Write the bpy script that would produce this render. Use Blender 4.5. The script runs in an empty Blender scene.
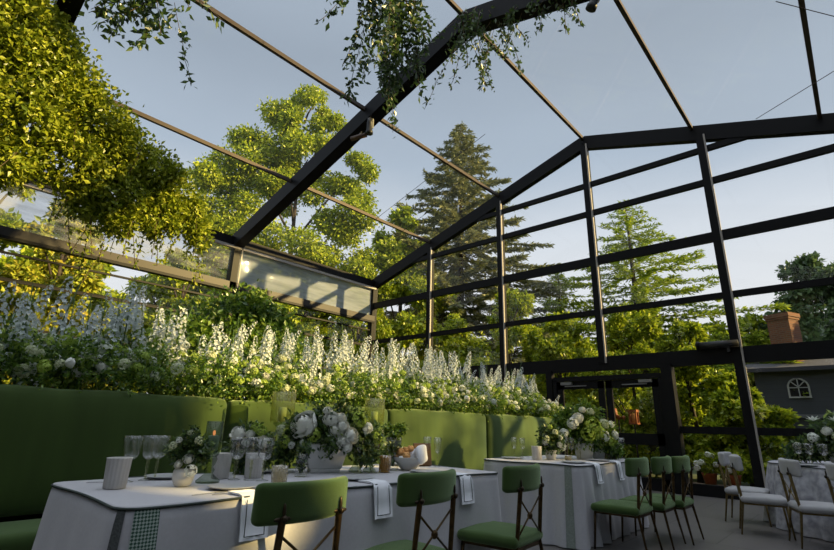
import bpy, math, random
import numpy as np
from mathutils import Vector, Matrix
rng = np.random.default_rng(7)
random.seed(7)
SC = bpy.context.scene
COL = SC.collection
PI = math.pi

# ------------------------------------------------------------------ helpers
def link(o, parent=None):
    COL.objects.link(o)
    if parent is not None:
        o.parent = parent
    return o

def tag(o, label=None, cat=None, group=None, kind=None):
    if label: o['label'] = label
    if cat: o['category'] = cat
    if group: o['group'] = group
    if kind: o['kind'] = kind
    return o

def thing(name, label, cat, loc=(0, 0, 0), rz=0.0, group=None):
    o = bpy.data.objects.new(name, None)
    o.location = loc
    o.rotation_euler = (0, 0, rz)
    o.empty_display_size = .1
    link(o)
    return tag(o, label, cat, group)

def setting(name, loc=(0, 0, 0)):
    o = bpy.data.objects.new(name, None)
    o.location = loc
    link(o)
    return tag(o, kind='structure')

def mesh_np(name, V, F, mat, smooth=False):
    V = np.asarray(V, np.float32).reshape(-1, 3)
    me = bpy.data.meshes.new(name)
    if isinstance(F, np.ndarray):
        k = F.shape[1]
        nf = len(F)
        idx = F.astype(np.int32).ravel()
        starts = np.arange(nf, dtype=np.int32) * k
    else:
        nf = len(F)
        idx = np.fromiter((i for f in F for i in f), np.int32)
        ln = np.array([len(f) for f in F], np.int32)
        starts = np.concatenate([[0], np.cumsum(ln)[:-1]]).astype(np.int32)
    me.vertices.add(len(V)); me.vertices.foreach_set('co', V.ravel())
    me.loops.add(len(idx)); me.loops.foreach_set('vertex_index', idx)
    me.polygons.add(nf); me.polygons.foreach_set('loop_start', starts)
    me.polygons.foreach_set('use_smooth', np.full(nf, bool(smooth)))
    me.update(calc_edges=True)
    me.validate()
    if mat: me.materials.append(mat)
    return me

def obj(name, me, parent=None, loc=None):
    o = bpy.data.objects.new(name, me)
    if loc is not None: o.location = loc
    return link(o, parent)

class MB:
    """collects simple solids into ONE mesh"""
    def __init__(s): s.V = []; s.F = []; s.n = 0
    def add(s, V, F):
        V = np.asarray(V, float).reshape(-1, 3)
        s.V.append(V)
        s.F += [tuple(int(i) + s.n for i in f) for f in F]
        s.n += len(V)
        return s
    def box(s, c, size, M=None):
        h = np.array(size) / 2
        V = np.array([[x, y, z] for x in (-1, 1) for y in (-1, 1) for z in (-1, 1)]) * h
        if M is not None: V = V @ np.array(M).T
        return s.add(V + np.array(c), [(0, 1, 3, 2), (4, 6, 7, 5), (0, 4, 5, 1), (2, 3, 7, 6), (0, 2, 6, 4), (1, 5, 7, 3)])
    def bar(s, p0, p1, w, h, up=(0, 0, 1)):
        p0 = np.array(p0, float); p1 = np.array(p1, float)
        d = p1 - p0; L = np.linalg.norm(d); d /= L
        up = np.array(up, float)
        if abs(d @ up) > .98: up = np.array([1., 0, 0])
        a = np.cross(up, d); a /= np.linalg.norm(a)
        b = np.cross(d, a)
        return s.box((p0 + p1) / 2, (L, w, h), np.array([d, a, b]).T)
    def tube(s, P, R, n=8, cap=True):
        P = np.asarray(P, float)
        if np.isscalar(R): R = [R] * len(P)
        T = np.gradient(P, axis=0); T /= np.linalg.norm(T, axis=1)[:, None] + 1e-9
        u = np.array([0, 0, 1.]) if abs(T[0][2]) < .9 else np.array([1., 0, 0])
        V = []
        for p, t, r in zip(P, T, R):
            a = np.cross(u, t)
            a /= np.linalg.norm(a) + 1e-9
            b = np.cross(t, a); u = np.cross(t, a) if False else u
            th = np.arange(n) * 2 * PI / n
            V.append(p + r * (np.cos(th)[:, None] * a + np.sin(th)[:, None] * b))
        F = []
        for i in range(len(P) - 1):
            for j in range(n):
                k = (j + 1) % n
                F.append((i * n + j, i * n + k, (i + 1) * n + k, (i + 1) * n + j))
        if cap:
            F.append(tuple(range(n))[::-1]); F.append(tuple((len(P) - 1) * n + j for j in range(n)))
        return s.add(np.concatenate(V), F)
    def lathe(s, prof, n=20, c=(0, 0, 0), wob=None):
        V = []
        th = np.arange(n) * 2 * PI / n
        for r, z in prof:
            rr = r * (1 + (wob(th, z) if wob else 0 * th))
            V.append(np.stack([rr * np.cos(th), rr * np.sin(th), 0 * th + z], 1))
        F = []
        m = len(prof)
        for i in range(m - 1):
            for j in range(n):
                k = (j + 1) % n
                F.append((i * n + j, i * n + k, (i + 1) * n + k, (i + 1) * n + j))
        F.append(tuple(range(n))[::-1]); F.append(tuple((m - 1) * n + j for j in range(n)))
        return s.add(np.concatenate(V) + np.array(c), F)
    def rbox(s, c, size, r=.03, n=6, fn=None):
        """box with rounded edges, subdivided so it may be bent by fn"""
        h = np.array(size) / 2
        r = min(r, *h)
        inner = h - r
        V = []; F = []
        ax = [(0, 1, 2), (1, 2, 0), (2, 0, 1)]
        def nodes(k):
            t = np.linspace(-1, 1, n + 1)
            e = np.array([-1, -.55, 0])
            lo = -inner[k] - r + r * (1 - np.cos(np.linspace(0, PI / 2, 4)[:-1]))
            mid = np.linspace(-inner[k], inner[k], n)
            return np.concatenate([lo, mid, -lo[::-1]])
        for a, b, cc in ax:
            A = nodes(a); B = nodes(b)
            for sg in (-1, 1):
                base = sum(len(v) for v in V)
                G = np.zeros((len(A), len(B), 3))
                G[..., a] = A[:, None]; G[..., b] = B[None, :]; G[..., cc] = sg * h[cc]
                G = G.reshape(-1, 3)
                q = np.clip(G, -inner, inner)
                d = G - q
                nn = np.linalg.norm(d, axis=1)[:, None]
                V.append(q + d / np.maximum(nn, 1e-9) * r)
                w = len(B)
                for i in range(len(A) - 1):
                    for j in range(w - 1):
                        f = (base + i * w + j, base + (i + 1) * w + j, base + (i + 1) * w + j + 1, base + i * w + j + 1)
                        F.append(f if sg > 0 else f[::-1])
        V = np.concatenate(V)
        # weld
        key = np.round(V, 5)
        u, inv = np.unique(key, axis=0, return_inverse=True)
        inv = inv.ravel()
        F = [tuple(dict.fromkeys(int(inv[i]) for i in f)) for f in F]
        F = [f for f in F if len(f) > 2]
        if fn: u = fn(u)
        return s.add(u + np.array(c), F)
    def ball(s, c, r, n=8, m=6):
        r = np.array([r] * 3 if np.isscalar(r) else r, float)
        prof = [(max(math.sin(PI * i / m), .02), -math.cos(PI * i / m)) for i in range(m + 1)]
        t = MB().lathe(prof, n)
        return s.add(np.concatenate(t.V) * r + np.array(c), t.F)
    def mesh(s, name, mat, smooth=False):
        return mesh_np(name, np.concatenate(s.V), s.F, mat, smooth)
    def build(s, name, mat, parent=None, smooth=False, loc=None):
        return obj(name, s.mesh(name, mat, smooth), parent, loc)

def unit(a):
    return a / (np.linalg.norm(a, axis=-1, keepdims=True) + 1e-9)

def leaf_arrays(P, D, N, L, W, fold=.15):
    n = len(P)
    D = unit(D); S = unit(np.cross(D, N)); N = np.cross(S, D)
    L = np.broadcast_to(np.asarray(L, float), (n,))[:, None]
    W = np.broadcast_to(np.asarray(W, float), (n,))[:, None]
    a = P; b = P + D * L * .45 + S * W / 2 + N * W * fold
    c = P + D * L; d = P + D * L * .45 - S * W / 2 + N * W * fold
    V = np.stack([a, b, c, d], 1).reshape(-1, 3)
    o = np.arange(n)[:, None] * 4
    F = np.concatenate([o + [0, 1, 2], o + [0, 2, 3]], 1).reshape(-1, 3)
    return V, F

def cat_arrays(lst):
    V = []; F = []; k = 0
    for v, f in lst:
        V.append(v); F.append(f + k); k += len(v)
    return np.concatenate(V), np.concatenate(F)

def blob_leaves(lumps, n, L, up=.35, shell=.55):
    """n leaves spread through ellipsoid lumps (cx,cy,cz,rx,ry,rz)"""
    lumps = np.asarray(lumps, float)
    w = (lumps[:, 3] * lumps[:, 4] * lumps[:, 5]) ** (2 / 3)
    k = rng.choice(len(lumps), n, p=w / w.sum())
    d = unit(rng.normal(size=(n, 3)))
    r = (shell + (1 - shell) * rng.random(n)) ** .6
    r *= 1 + .18 * rng.normal(size=n)
    P = lumps[k, :3] + d * r[:, None] * lumps[k, 3:]
    D = unit(d * .5 + rng.normal(size=(n, 3)) * .7 + [0, 0, -.25])
    N = unit(d * .5 + rng.normal(size=(n, 3)) * .7 + [0, 0, up])
    Ls = L * rng.uniform(.6, 1.3, n)
    return leaf_arrays(P, D, N, Ls, Ls * .55)

# ------------------------------------------------------------------ materials
def new_mat(name):
    m = bpy.data.materials.new(name); m.use_nodes = True
    nt = m.node_tree
    for n in list(nt.nodes): nt.nodes.remove(n)
    out = nt.nodes.new('ShaderNodeOutputMaterial')
    return m, nt, out

def pmat(name, col, rough=.6, metal=0., sheen=0., noise=0., scale=8., col2=None, bump=0., bscale=40., spec=.5, stretch=None):
    m, nt, out = new_mat(name)
    b = nt.nodes.new('ShaderNodeBsdfPrincipled')
    b.inputs['Base Color'].default_value = (*col, 1)
    b.inputs['Roughness'].default_value = rough
    b.inputs['Metallic'].default_value = metal
    b.inputs['Specular IOR Level'].default_value = spec
    if sheen:
        b.inputs['Sheen Weight'].default_value = sheen
        b.inputs['Sheen Roughness'].default_value = .5
        b.inputs['Sheen Tint'].default_value = (*[min(1, c * 4 + .3) for c in col], 1)
    nt.links.new(b.outputs[0], out.inputs[0])
    tc = nt.nodes.new('ShaderNodeTexCoord')
    src = tc.outputs['Object']
    if stretch:
        mp = nt.nodes.new('ShaderNodeMapping'); mp.inputs['Scale'].default_value = stretch
        nt.links.new(src, mp.inputs[0]); src = mp.outputs[0]
    if noise or col2:
        nz = nt.nodes.new('ShaderNodeTexNoise'); nz.inputs['Scale'].default_value = scale
        nz.inputs['Detail'].default_value = 5
        nt.links.new(src, nz.inputs['Vector'])
        rp = nt.nodes.new('ShaderNodeValToRGB')
        c2 = col2 or tuple(c * (1 - noise) for c in col)
        rp.color_ramp.elements[0].position = .35; rp.color_ramp.elements[1].position = .68
        rp.color_ramp.elements[0].color = (*c2, 1); rp.color_ramp.elements[1].color = (*col, 1)
        nt.links.new(nz.outputs[0], rp.inputs[0]); nt.links.new(rp.outputs[0], b.inputs['Base Color'])
    if bump:
        nz = nt.nodes.new('ShaderNodeTexNoise'); nz.inputs['Scale'].default_value = bscale
        nt.links.new(src, nz.inputs['Vector'])
        bp = nt.nodes.new('ShaderNodeBump'); bp.inputs['Strength'].default_value = bump; bp.inputs['Distance'].default_value = .02
        nt.links.new(nz.outputs[0], bp.inputs['Height']); nt.links.new(bp.outputs[0], b.inputs['Normal'])
    return m

def leafmat(name, cols, trans=.45, gloss=.06):
    """leaf colours vary from leaf to leaf"""
    m, nt, out = new_mat(name)
    g = nt.nodes.new('ShaderNodeNewGeometry')
    rp = nt.nodes.new('ShaderNodeValToRGB')
    e = rp.color_ramp.elements
    while len(e) < len(cols): e.new(.5)
    for i, c in enumerate(cols):
        e[i].position = i / max(1, len(cols) - 1); e[i].color = (*c, 1)
    nt.links.new(g.outputs['Random Per Island'], rp.inputs[0])
    d = nt.nodes.new('ShaderNodeBsdfDiffuse'); t = nt.nodes.new('ShaderNodeBsdfTranslucent')
    mx = nt.nodes.new('ShaderNodeMixShader'); mx.inputs[0].default_value = trans
    gl = nt.nodes.new('ShaderNodeBsdfGlossy'); gl.inputs['Roughness'].default_value = .35
    m2 = nt.nodes.new('ShaderNodeMixShader'); m2.inputs[0].default_value = gloss
    nt.links.new(rp.outputs[0], d.inputs[0]); nt.links.new(rp.outputs[0], t.inputs[0])
    nt.links.new(d.outputs[0], mx.inputs[1]); nt.links.new(t.outputs[0], mx.inputs[2])
    nt.links.new(mx.outputs[0], m2.inputs[1]); nt.links.new(gl.outputs[0], m2.inputs[2])
    nt.links.new(m2.outputs[0], out.inputs[0])
    return m

def glassmat(name, tint=(1, 1, 1), refl=1.0, milk=0., milkcol=(.8, .8, .78), rough=0., ripple=0., rscale=3., stretch=(1, 1, 1), milknoise=None):
    """clear sheet: see-through plus a Fresnel reflection; milk = share of scattering film"""
    m, nt, out = new_mat(name)
    tr = nt.nodes.new('ShaderNodeBsdfTransparent'); tr.inputs[0].default_value = (*tint, 1)
    gl = nt.nodes.new('ShaderNodeBsdfGlossy'); gl.inputs['Roughness'].default_value = rough
    fr = nt.nodes.new('ShaderNodeLayerWeight'); fr.inputs['Blend'].default_value = .5
    pw = nt.nodes.new('ShaderNodeMath'); pw.operation = 'POWER'; pw.inputs[1].default_value = 4.5
    nt.links.new(fr.outputs['Facing'], pw.inputs[0])
    mu = nt.nodes.new('ShaderNodeMath'); mu.operation = 'MULTIPLY_ADD'; mu.inputs[1].default_value = .8 * refl; mu.inputs[2].default_value = .03 * refl
    mu.use_clamp = True
    nt.links.new(pw.outputs[0], mu.inputs[0])
    base = tr.outputs[0]
    tc = nt.nodes.new('ShaderNodeTexCoord'); mp = nt.nodes.new('ShaderNodeMapping'); mp.inputs['Scale'].default_value = stretch
    nt.links.new(tc.outputs['Object'], mp.inputs[0])
    nz = nt.nodes.new('ShaderNodeTexNoise'); nz.inputs['Scale'].default_value = rscale; nz.inputs['Detail'].default_value = 4
    nt.links.new(mp.outputs[0], nz.inputs['Vector'])
    if milk:
        df = nt.nodes.new('ShaderNodeBsdfDiffuse'); df.inputs[0].default_value = (*milkcol, 1)
        tl = nt.nodes.new('ShaderNodeBsdfTranslucent'); tl.inputs[0].default_value = (*milkcol, 1)
        a = nt.nodes.new('ShaderNodeMixShader'); nt.links.new(df.outputs[0], a.inputs[1]); nt.links.new(tl.outputs[0], a.inputs[2])
        b = nt.nodes.new('ShaderNodeMixShader')
        nt.links.new(tr.outputs[0], b.inputs[1]); nt.links.new(a.outputs[0], b.inputs[2])
        b.inputs[0].default_value = milk
        if milknoise:
            rp = nt.nodes.new('ShaderNodeMapRange')
            rp.inputs[1].default_value = .35; rp.inputs[2].default_value = .65
            rp.inputs[3].default_value = milknoise[0]; rp.inputs[4].default_value = milknoise[1]
            nt.links.new(nz.outputs[0], rp.inputs[0]); nt.links.new(rp.outputs[0], b.inputs[0])
        base = b.outputs[0]
    if ripple:
        bp = nt.nodes.new('ShaderNodeBump'); bp.inputs['Strength'].default_value = ripple; bp.inputs['Distance'].default_value = .05
        nt.links.new(nz.outputs[0], bp.inputs['Height'])
        nt.links.new(bp.outputs[0], gl.inputs['Normal']); nt.links.new(bp.outputs[0], fr.inputs['Normal'])
    mx = nt.nodes.new('ShaderNodeMixShader')
    nt.links.new(mu.outputs[0], mx.inputs[0]); nt.links.new(base, mx.inputs[1]); nt.links.new(gl.outputs[0], mx.inputs[2])
    nt.links.new(mx.outputs[0], out.inputs[0])
    return m

M_frame = pmat('black_aluminium', (.009, .009, .010), .45, .0, spec=.12)
M_purlin = pmat('bronze_aluminium', (.085, .065, .052), .45, .2, spec=.25)
M_alu = pmat('dull_aluminium', (.04, .037, .035), .45, .2, spec=.2)
M_track = pmat('silver_track', (.36, .33, .30), .5)
M_roof = glassmat('roof_film', (.985, .985, .985), .4, milk=.012, milkcol=(.75, .77, .8))
M_pane = glassmat('clear_pane', (.985, .985, .985), .45)
M_vinyl = glassmat('wavy_vinyl', (.86, .87, .88), .9, milk=.2, milkcol=(.75, .75, .72), ripple=.35, rscale=2.2, stretch=(1, .35, 2.2), milknoise=(.0, .25))
M_frost = glassmat('frosted_vinyl', (.8, .82, .84), .8, milk=.7, milkcol=(.50, .55, .62), ripple=.4, rscale=3., stretch=(1, .25, 2.), milknoise=(.45, .85))
M_floor = None
M_green = pmat('green_velvet', (.040, .078, .016), .8, sheen=.9, noise=.25, scale=5, bump=.15, bscale=300, spec=.15)
M_sofa = pmat('green_sofa_velvet', (.045, .080, .014), .75, sheen=1.0, noise=.22, scale=2.2, stretch=(1, 3.5, .5), spec=.15)
M_white_up = pmat('grey_white_upholstery', (.42, .42, .43), .8, sheen=.2, noise=.12, scale=6, spec=.2)
M_brass = pmat('aged_brass', (.10, .062, .024), .35, .8, noise=.4, scale=30)
M_bracket = pmat('dark_bronze_bracket', (.035, .024, .012), .4, .6)
M_goldleg = pmat('antique_gold', (.26, .19, .08), .38, .8, noise=.3, scale=30)
M_cloth = pmat('grey_linen', (.48, .48, .51), .85, sheen=.25, noise=.06, scale=60, bump=.1, bscale=400, spec=.2)
M_pipe = pmat('dark_green_piping', (.035, .05, .045), .8)
M_seam = pmat('dark_grey_braid', (.10, .11, .11), .85, noise=.5, scale=120)
M_braid = pmat('pale_green_braid', (.27, .31, .28), .85, noise=.3, scale=90)
M_napkin = pmat('white_linen_napkin', (.72, .74, .78), .85, spec=.2)
M_lace = pmat('white_brocade', (.50, .50, .53), .85, col2=(.28, .28, .31), scale=14, spec=.2)
M_ceramic = pmat('white_ceramic', (.62, .62, .60), .3, noise=.06, scale=10)
M_cup = pmat('white_ribbed_porcelain', (.60, .58, .55), .5)
M_glass = glassmat('drinking_glass', (.98, .985, .985), 1.6, milk=.012)
M_stemglass = glassmat('olive_tinted_glass', (.92, .93, .80), 1.4, milk=.12, milkcol=(.6, .62, .4))
M_dkglass = glassmat('smoky_green_glass', (.72, .78, .70), .9, milk=.12, milkcol=(.06, .08, .05))
M_hurr = glassmat('fluted_olive_glass', (.86, .88, .66), 1.2, milk=.10, milkcol=(.4, .42, .15))
M_crystal = glassmat('gilt_crystal', (.75, .70, .52), 2.2, milk=.35, milkcol=(.62, .56, .40), ripple=.6, rscale=60)
M_gold = glassmat('amber_crystal', (.65, .48, .18), 2.0, milk=.45, milkcol=(.45, .30, .08), ripple=.6, rscale=60)
M_candle = pmat('pale_green_wax', (.42, .50, .44), .5)
M_steel = pmat('cutlery_steel', (.6, .6, .6), .25, 1.)
M_wood = pmat('brown_wood', (.10, .045, .018), .5, noise=.4, scale=6, stretch=(1, 1, 8))
M_bread = pmat('peach_bread', (.85, .45, .16), .7, noise=.3, scale=25)
M_petal = leafmat('white_petals', [(.74, .78, .72), (.88, .90, .84), (.82, .86, .76)], .3, .02)
M_delph = leafmat('delphinium_petals', [(.62, .68, .70), (.80, .84, .84), (.74, .80, .76)], .3, .02)
M_rose = pmat('cream_rose_petals', (.88, .89, .82), .6, sheen=.2, noise=.08, scale=20)
M_lime = leafmat('lime_florets', [(.25, .38, .04), (.42, .56, .09), (.55, .64, .18)], .35, .02)
M_mint = leafmat('cream_florets', [(.50, .56, .30), (.70, .74, .52), (.78, .80, .64)], .35, .02)
M_stem = pmat('green_stem', (.06, .12, .02), .7)
M_leaf = leafmat('bank_leaves', [(.03, .08, .012), (.09, .18, .022), (.17, .29, .035), (.30, .40, .06)], .4, .05)
M_leafd = leafmat('bouquet_leaves', [(.02, .05, .015), (.05, .10, .03), (.10, .17, .04), (.20, .27, .06)], .4, .05)
M_smilax = leafmat('smilax_leaves', [(0.091, 0.143, 0.013), (0.221, 0.286, 0.019), (0.351, 0.403, 0.029), (0.494, 0.533, 0.065)], 0.30, .03)
M_vineleaf = leafmat('ruscus_leaves', [(.02, .05, .012), (.05, .10, .02), (.10, .17, .03)], .35, .08)
M_twig = pmat('brown_twig', (.09, .06, .03), .8)
M_bark = pmat('bark', (.06, .045, .035), .9, noise=.5, scale=6)
M_soil = pmat('black_planter', (.012, .014, .012), .7)
M_tr1 = leafmat('locust_leaves', [(0.121, 0.189, 0.014), (0.257, 0.351, 0.022), (0.378, 0.459, 0.03), (0.486, 0.527, 0.054)], 0.30, .03)
M_tr2 = leafmat('spruce_needles', [(0.12, 0.156, 0.072), (0.216, 0.24, 0.108), (0.324, 0.324, 0.144)], 0.20, .03)
M_tr3 = leafmat('larch_needles', [(.13, .20, .02), (.25, .35, .03), (.40, .48, .05)], 0.42, .03)
M_tr4 = leafmat('dark_maple_leaves', [(0.042, 0.084, 0.036), (0.09, 0.15, 0.06), (0.144, 0.228, 0.084)], 0.35, .03)
M_shrub = leafmat('hedge_leaves', [(.08, .13, .012), (.20, .28, .016), (.34, .43, .02), (.46, .50, .045)], 0.42, .03)
M_autumn = leafmat('golden_leaves', [(0.125, 0.175, 0.019), (0.3, 0.362, 0.037), (0.45, 0.475, 0.05), (0.525, 0.425, 0.062)], 0.30, .03)
M_grass = pmat('lawn', (.05, .075, .02), .9, col2=(.025, .035, .012), scale=1.5)
M_deck = pmat('deck_boards', (.30, .20, .13), .7, noise=.5, scale=2, stretch=(.6, 8, 1))
M_brick = None
M_siding = None
M_black = pmat('black_plastic', (.012, .012, .012), .5)
M_terra = pmat('terracotta', (.38, .12, .035), .6, noise=.4, scale=10)

def brick_like(name, c1, c2, mortar, scale, bw, bh, ms=.02, rot=None, rough=.9):
    m, nt, out = new_mat(name)
    b = nt.nodes.new('ShaderNodeBsdfPrincipled'); b.inputs['Roughness'].default_value = rough
    t = nt.nodes.new('ShaderNodeTexBrick')
    t.inputs['Color1'].default_value = (*c1, 1); t.inputs['Color2'].default_value = (*c2, 1); t.inputs['Mortar'].default_value = (*mortar, 1)
    t.inputs['Scale'].default_value = scale; t.inputs['Brick Width'].default_value = bw; t.inputs['Row Height'].default_value = bh
    t.inputs['Mortar Size'].default_value = ms
    tc = nt.nodes.new('ShaderNodeTexCoord'); mp = nt.nodes.new('ShaderNodeMapping')
    if rot: mp.inputs['Rotation'].default_value = rot
    nt.links.new(tc.outputs['Object'], mp.inputs[0]); nt.links.new(mp.outputs[0], t.inputs['Vector'])
    nt.links.new(t.outputs[0], b.inputs['Base Color']); nt.links.new(b.outputs[0], out.inputs[0])
    return m
M_brick = brick_like('red_brick', (.20, .075, .035), (.13, .05, .028), (.14, .11, .08), 1, .22, .075, .01, rot=(PI / 2, 0, 0))
M_siding = brick_like('grey_siding', (.055, .06, .07), (.05, .055, .063), (.05, .05, .06), 1, 6., .16, .012, rot=(PI / 2, 0, 0))
M_shingle = brick_like('grey_shingles', (.07, .07, .078), (.055, .055, .062), (.04, .04, .05), 1, .4, .18, .012)
M_floor = brick_like('polished_floor', (.125, .115, .11), (.105, .098, .094), (.06, .056, .054), 1, 1.4, .9, .008, rough=.38)

# woven band
def woven():
    m, nt, out = new_mat('woven_green_band')
    b = nt.nodes.new('ShaderNodeBsdfPrincipled'); b.inputs['Roughness'].default_value = .85
    tc = nt.nodes.new('ShaderNodeTexCoord'); mp = nt.nodes.new('ShaderNodeMapping')
    mp.inputs['Rotation'].default_value = (PI / 4, 0, 0); mp.inputs['Scale'].default_value = (0, 1, 1)
    ck = nt.nodes.new('ShaderNodeTexChecker'); ck.inputs['Scale'].default_value = 105
    ck.inputs['Color1'].default_value = (.34, .42, .38, 1); ck.inputs['Color2'].default_value = (.035, .085, .06, 1)
    nt.links.new(tc.outputs['Object'], mp.inputs[0]); nt.links.new(mp.outputs[0], ck.inputs['Vector'])
    nt.links.new(ck.outputs[0], b.inputs['Base Color']); nt.links.new(b.outputs[0], out.inputs[0])
    return m
M_woven = woven()

# ------------------------------------------------------------------ setting: tent
RX, RZ, SL = -4.08, 8.08, 2.41 / 7.6
WX, EX, EZ, GY = -11.68, 3.52, 5.67, 10.68
FR = [-4.40, .62, 5.65, 10.68]
PX = [-11.68, -9.15, -6.62, -4.08, -1.56, .95, 3.52]
def rz(x): return RZ - abs(x - RX) * SL

fl = MB().box((-4.08, 3.14, -.05), (15.4, 15.3, .1)).build('floor', M_floor)
tag(fl, kind='structure')
gr = MB().box((-4, 12, -.2), (90, 90, .1)).build('ground', M_grass)
tag(gr, kind='structure')

ce = setting('ceiling')
for y in FR:
    for s in (-1, 1):
        p0 = (RX, y, RZ - .02); p1 = (RX + s * 7.6, y, EZ - .02)
        MB().bar(p0, p1, .16 if y == GY else .27, .34 if y == GY else .36).build('rafter', M_frame, ce)
for x in (-9.15, -6.62, RX, -1.68, .38):
    z = rz(x)
    MB().bar((x, -4.4, z + .10), (x, GY, z + .10), .065, .08).build('ridge_purlin' if x == RX else 'purlin', M_purlin, ce)
for i in range(3):
    for a, b in zip(PX[:-1], PX[1:]):
        MB().bar(((a), (FR[i] + FR[i + 1]) / 2, rz(a) + .17), (b, (FR[i] + FR[i + 1]) / 2, rz(b) + .17), FR[i + 1] - FR[i] - .05, .006).build('roof_pane', M_roof, ce)
for p0, p1 in [((-11.2, 8.2, 5.80), (-5.41, 8.19, 7.63)), ((-9.74, 9.3, 6.27), (-7.37, 9.24, 7.02)), ((-.53, 10.23, 6.93), (.62, 8.92, 6.57)), ((.12, 6.97, 6.72), (.68, 7.55, 6.54))]:
    MB().tube([p0, p1], .006, 6).build('bracing_cable', M_purlin, ce)

# gable wall
wf = setting('wall_far', (0, 0, 0))
for x in PX[1:-1]:
    top = rz(x) - .1
    bot = 2.5 if x == RX else 0.
    MB().bar((x, GY, bot), (x, GY, top), .15, .17, (0, 1, 0)).build('post', M_frame, wf)
    MB().bar((x + .085, GY - .085, bot), (x + .085, GY - .085, top), .03, .05, (0, 1, 0)).build('track', M_track, wf)
for x in (WX, EX):
    MB().bar((x, GY, 0), (x, GY, EZ), .2, .2, (0, 1, 0)).build('corner_post', M_frame, wf)
for z, h in ((6.86, .12), (6.10, .13), (4.88, .20), (3.66, .12), (2.50, .30)):
    xl = WX if z < EZ else RX - (RZ - z) / SL + .1
    xr = EX if z < EZ else RX + (RZ - z) / SL - .1
    MB().bar((xl, GY - .02, z), (xr, GY - .02, z), .09, h).build('rail', M_frame, wf)
for a, b in ((WX, -5.42), (-2.72, EX)):
    MB().bar((a, GY - .02, 1.15), (b, GY - .02, 1.15), .08, .13).build('rail', M_frame, wf)
    MB().bar((a, GY - .02, .10), (b, GY - .02, .10), .12, .20).build('base_rail', M_frame, wf)
MB().bar((-2.80, GY - .03, 0), (-2.80, GY - .03, 2.4), .20, .24, (0, 1, 0)).build('post', M_frame, wf)
MB().bar((-5.36, GY - .03, 0), (-5.36, GY - .03, 2.4), .14, .16, (0, 1, 0)).build('post', M_frame, wf)
for a, b in zip(PX[:-1], PX[1:]):
    zb = 2.5 if RX in (a, b) else .1
    V = [(x, y, z) for y in (GY + .03, GY + .036) for x, z in ((a, zb), (b, zb), (b, rz(b)), (a, rz(a)))]
    MB().add(V, [(0, 1, 2, 3), (7, 6, 5, 4), (0, 4, 5, 1), (1, 5, 6, 2), (2, 6, 7, 3), (3, 7, 4, 0)]).build('pane', M_pane, wf)

# floodlight bar clamped on the beam
t = thing('floodlight_bar', 'black tubular spotlight lying along the gable beam beside the right-hand post', 'light', (-1.72, GY - .16, 2.70))
MB().tube([(-.42, 0, 0), (.22, 0, 0)], .07, 12).build('housing', M_black, t, True)
MB().tube([(-.47, 0, 0), (-.42, 0, 0)], .085, 12).build('lens_ring', M_frame, t, True)
MB().box((.05, .03, -.08), (.05, .1, .14)).build('clamp', M_black, t)

# door
dr = setting('door_1', (-4.08, GY - .04, 0))
m = MB()
m.box((0, 0, 2.19), (2.34, .12, .10)); m.box((-1.14, 0, 1.08), (.08, .12, 2.16)); m.box((1.14, 0, 1.08), (.08, .12, 2.16))
m.build('door_frame', M_frame, dr)
MB().box((0, .04, 2.30), (2.4, .012, .16)).build('transom_pane', M_pane, dr)
for s in (-1, 1):
    cx = s * .555
    m = MB()
    m.box((cx, 0, 2.05), (1.08, .06, .16)); m.box((cx, 0, .95), (1.08, .06, .22)); m.box((cx, 0, .12), (1.08, .06, .22))
    m.box((cx - .47, 0, 1.07), (.13, .06, 2.1)); m.box((cx + .47, 0, 1.07), (.13, .06, 2.1))
    lf = m.build('door_leaf', M_frame, dr)
    MB().box((cx, 0, 1.5), (.82, .012, .92)).build('upper_pane', M_pane, lf)
    MB().box((cx, 0, .53), (.82, .012, .62)).build('lower_pane', M_pane, lf)
    MB().box((cx - s * .48, -.06, 1.1), (.03, .03, .35)).build('handle', M_track, lf)
    m = MB(); m.box((cx + s * .30, -.06, 2.09), (.26, .06, .06)); m.box((cx + s * .08, -.08, 2.03), (.5, .02, .02))
    m.build('door_closer', pmat('closer_grey', (.22, .22, .22), .4, .4), lf)

# left wall
wl = setting('wall_left', (0, 0, 0))
for y in FR[:-1]:
    MB().bar((WX, y, 0), (WX, y, EZ), .24, .18, (0, 1, 0)).build('post', M_frame, wl)
    MB().bar((WX + .12, y + .13, 4.4), (WX + .12, y + .13, EZ), .02, .03, (0, 1, 0)).build('track', M_track, wl)
MB().bar((WX, -4.4, EZ - .02), (WX, GY, EZ - .02), .2, .22).build('eave_beam', M_frame, wl)
MB().bar((WX + .08, -4.4, EZ - .19), (WX + .08, GY, EZ - .19), .10, .07).build('keder_rail', M_track, wl)
MB().bar((WX + .05, -4.4, 4.45), (WX + .05, GY, 4.45), .14, .17).build('middle_rail', M_alu, wl)
MB().bar((WX + .05, -4.4, 4.33), (WX + .05, GY, 4.33), .16, .06).build('middle_rail_lip', M_frame, wl)
for z, h in ((4.06, .04), (3.55, .07), (2.65, .07)):
    MB().bar((WX + .02, -4.4, z), (WX + .02, GY, z), .05, h).build('rail', M_frame, wl)
for i in range(3):
    yc = (FR[i] + FR[i + 1]) / 2; ly = FR[i + 1] - FR[i] - .22
    MB().box((WX, yc, 5.02), (.008, ly, .98)).build('vinyl_panel', M_frost if i == 2 else M_vinyl, wl)
    MB().box((WX - .03, yc, 2.18), (.008, ly, 4.2)).build('pane', M_pane, wl)

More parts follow.
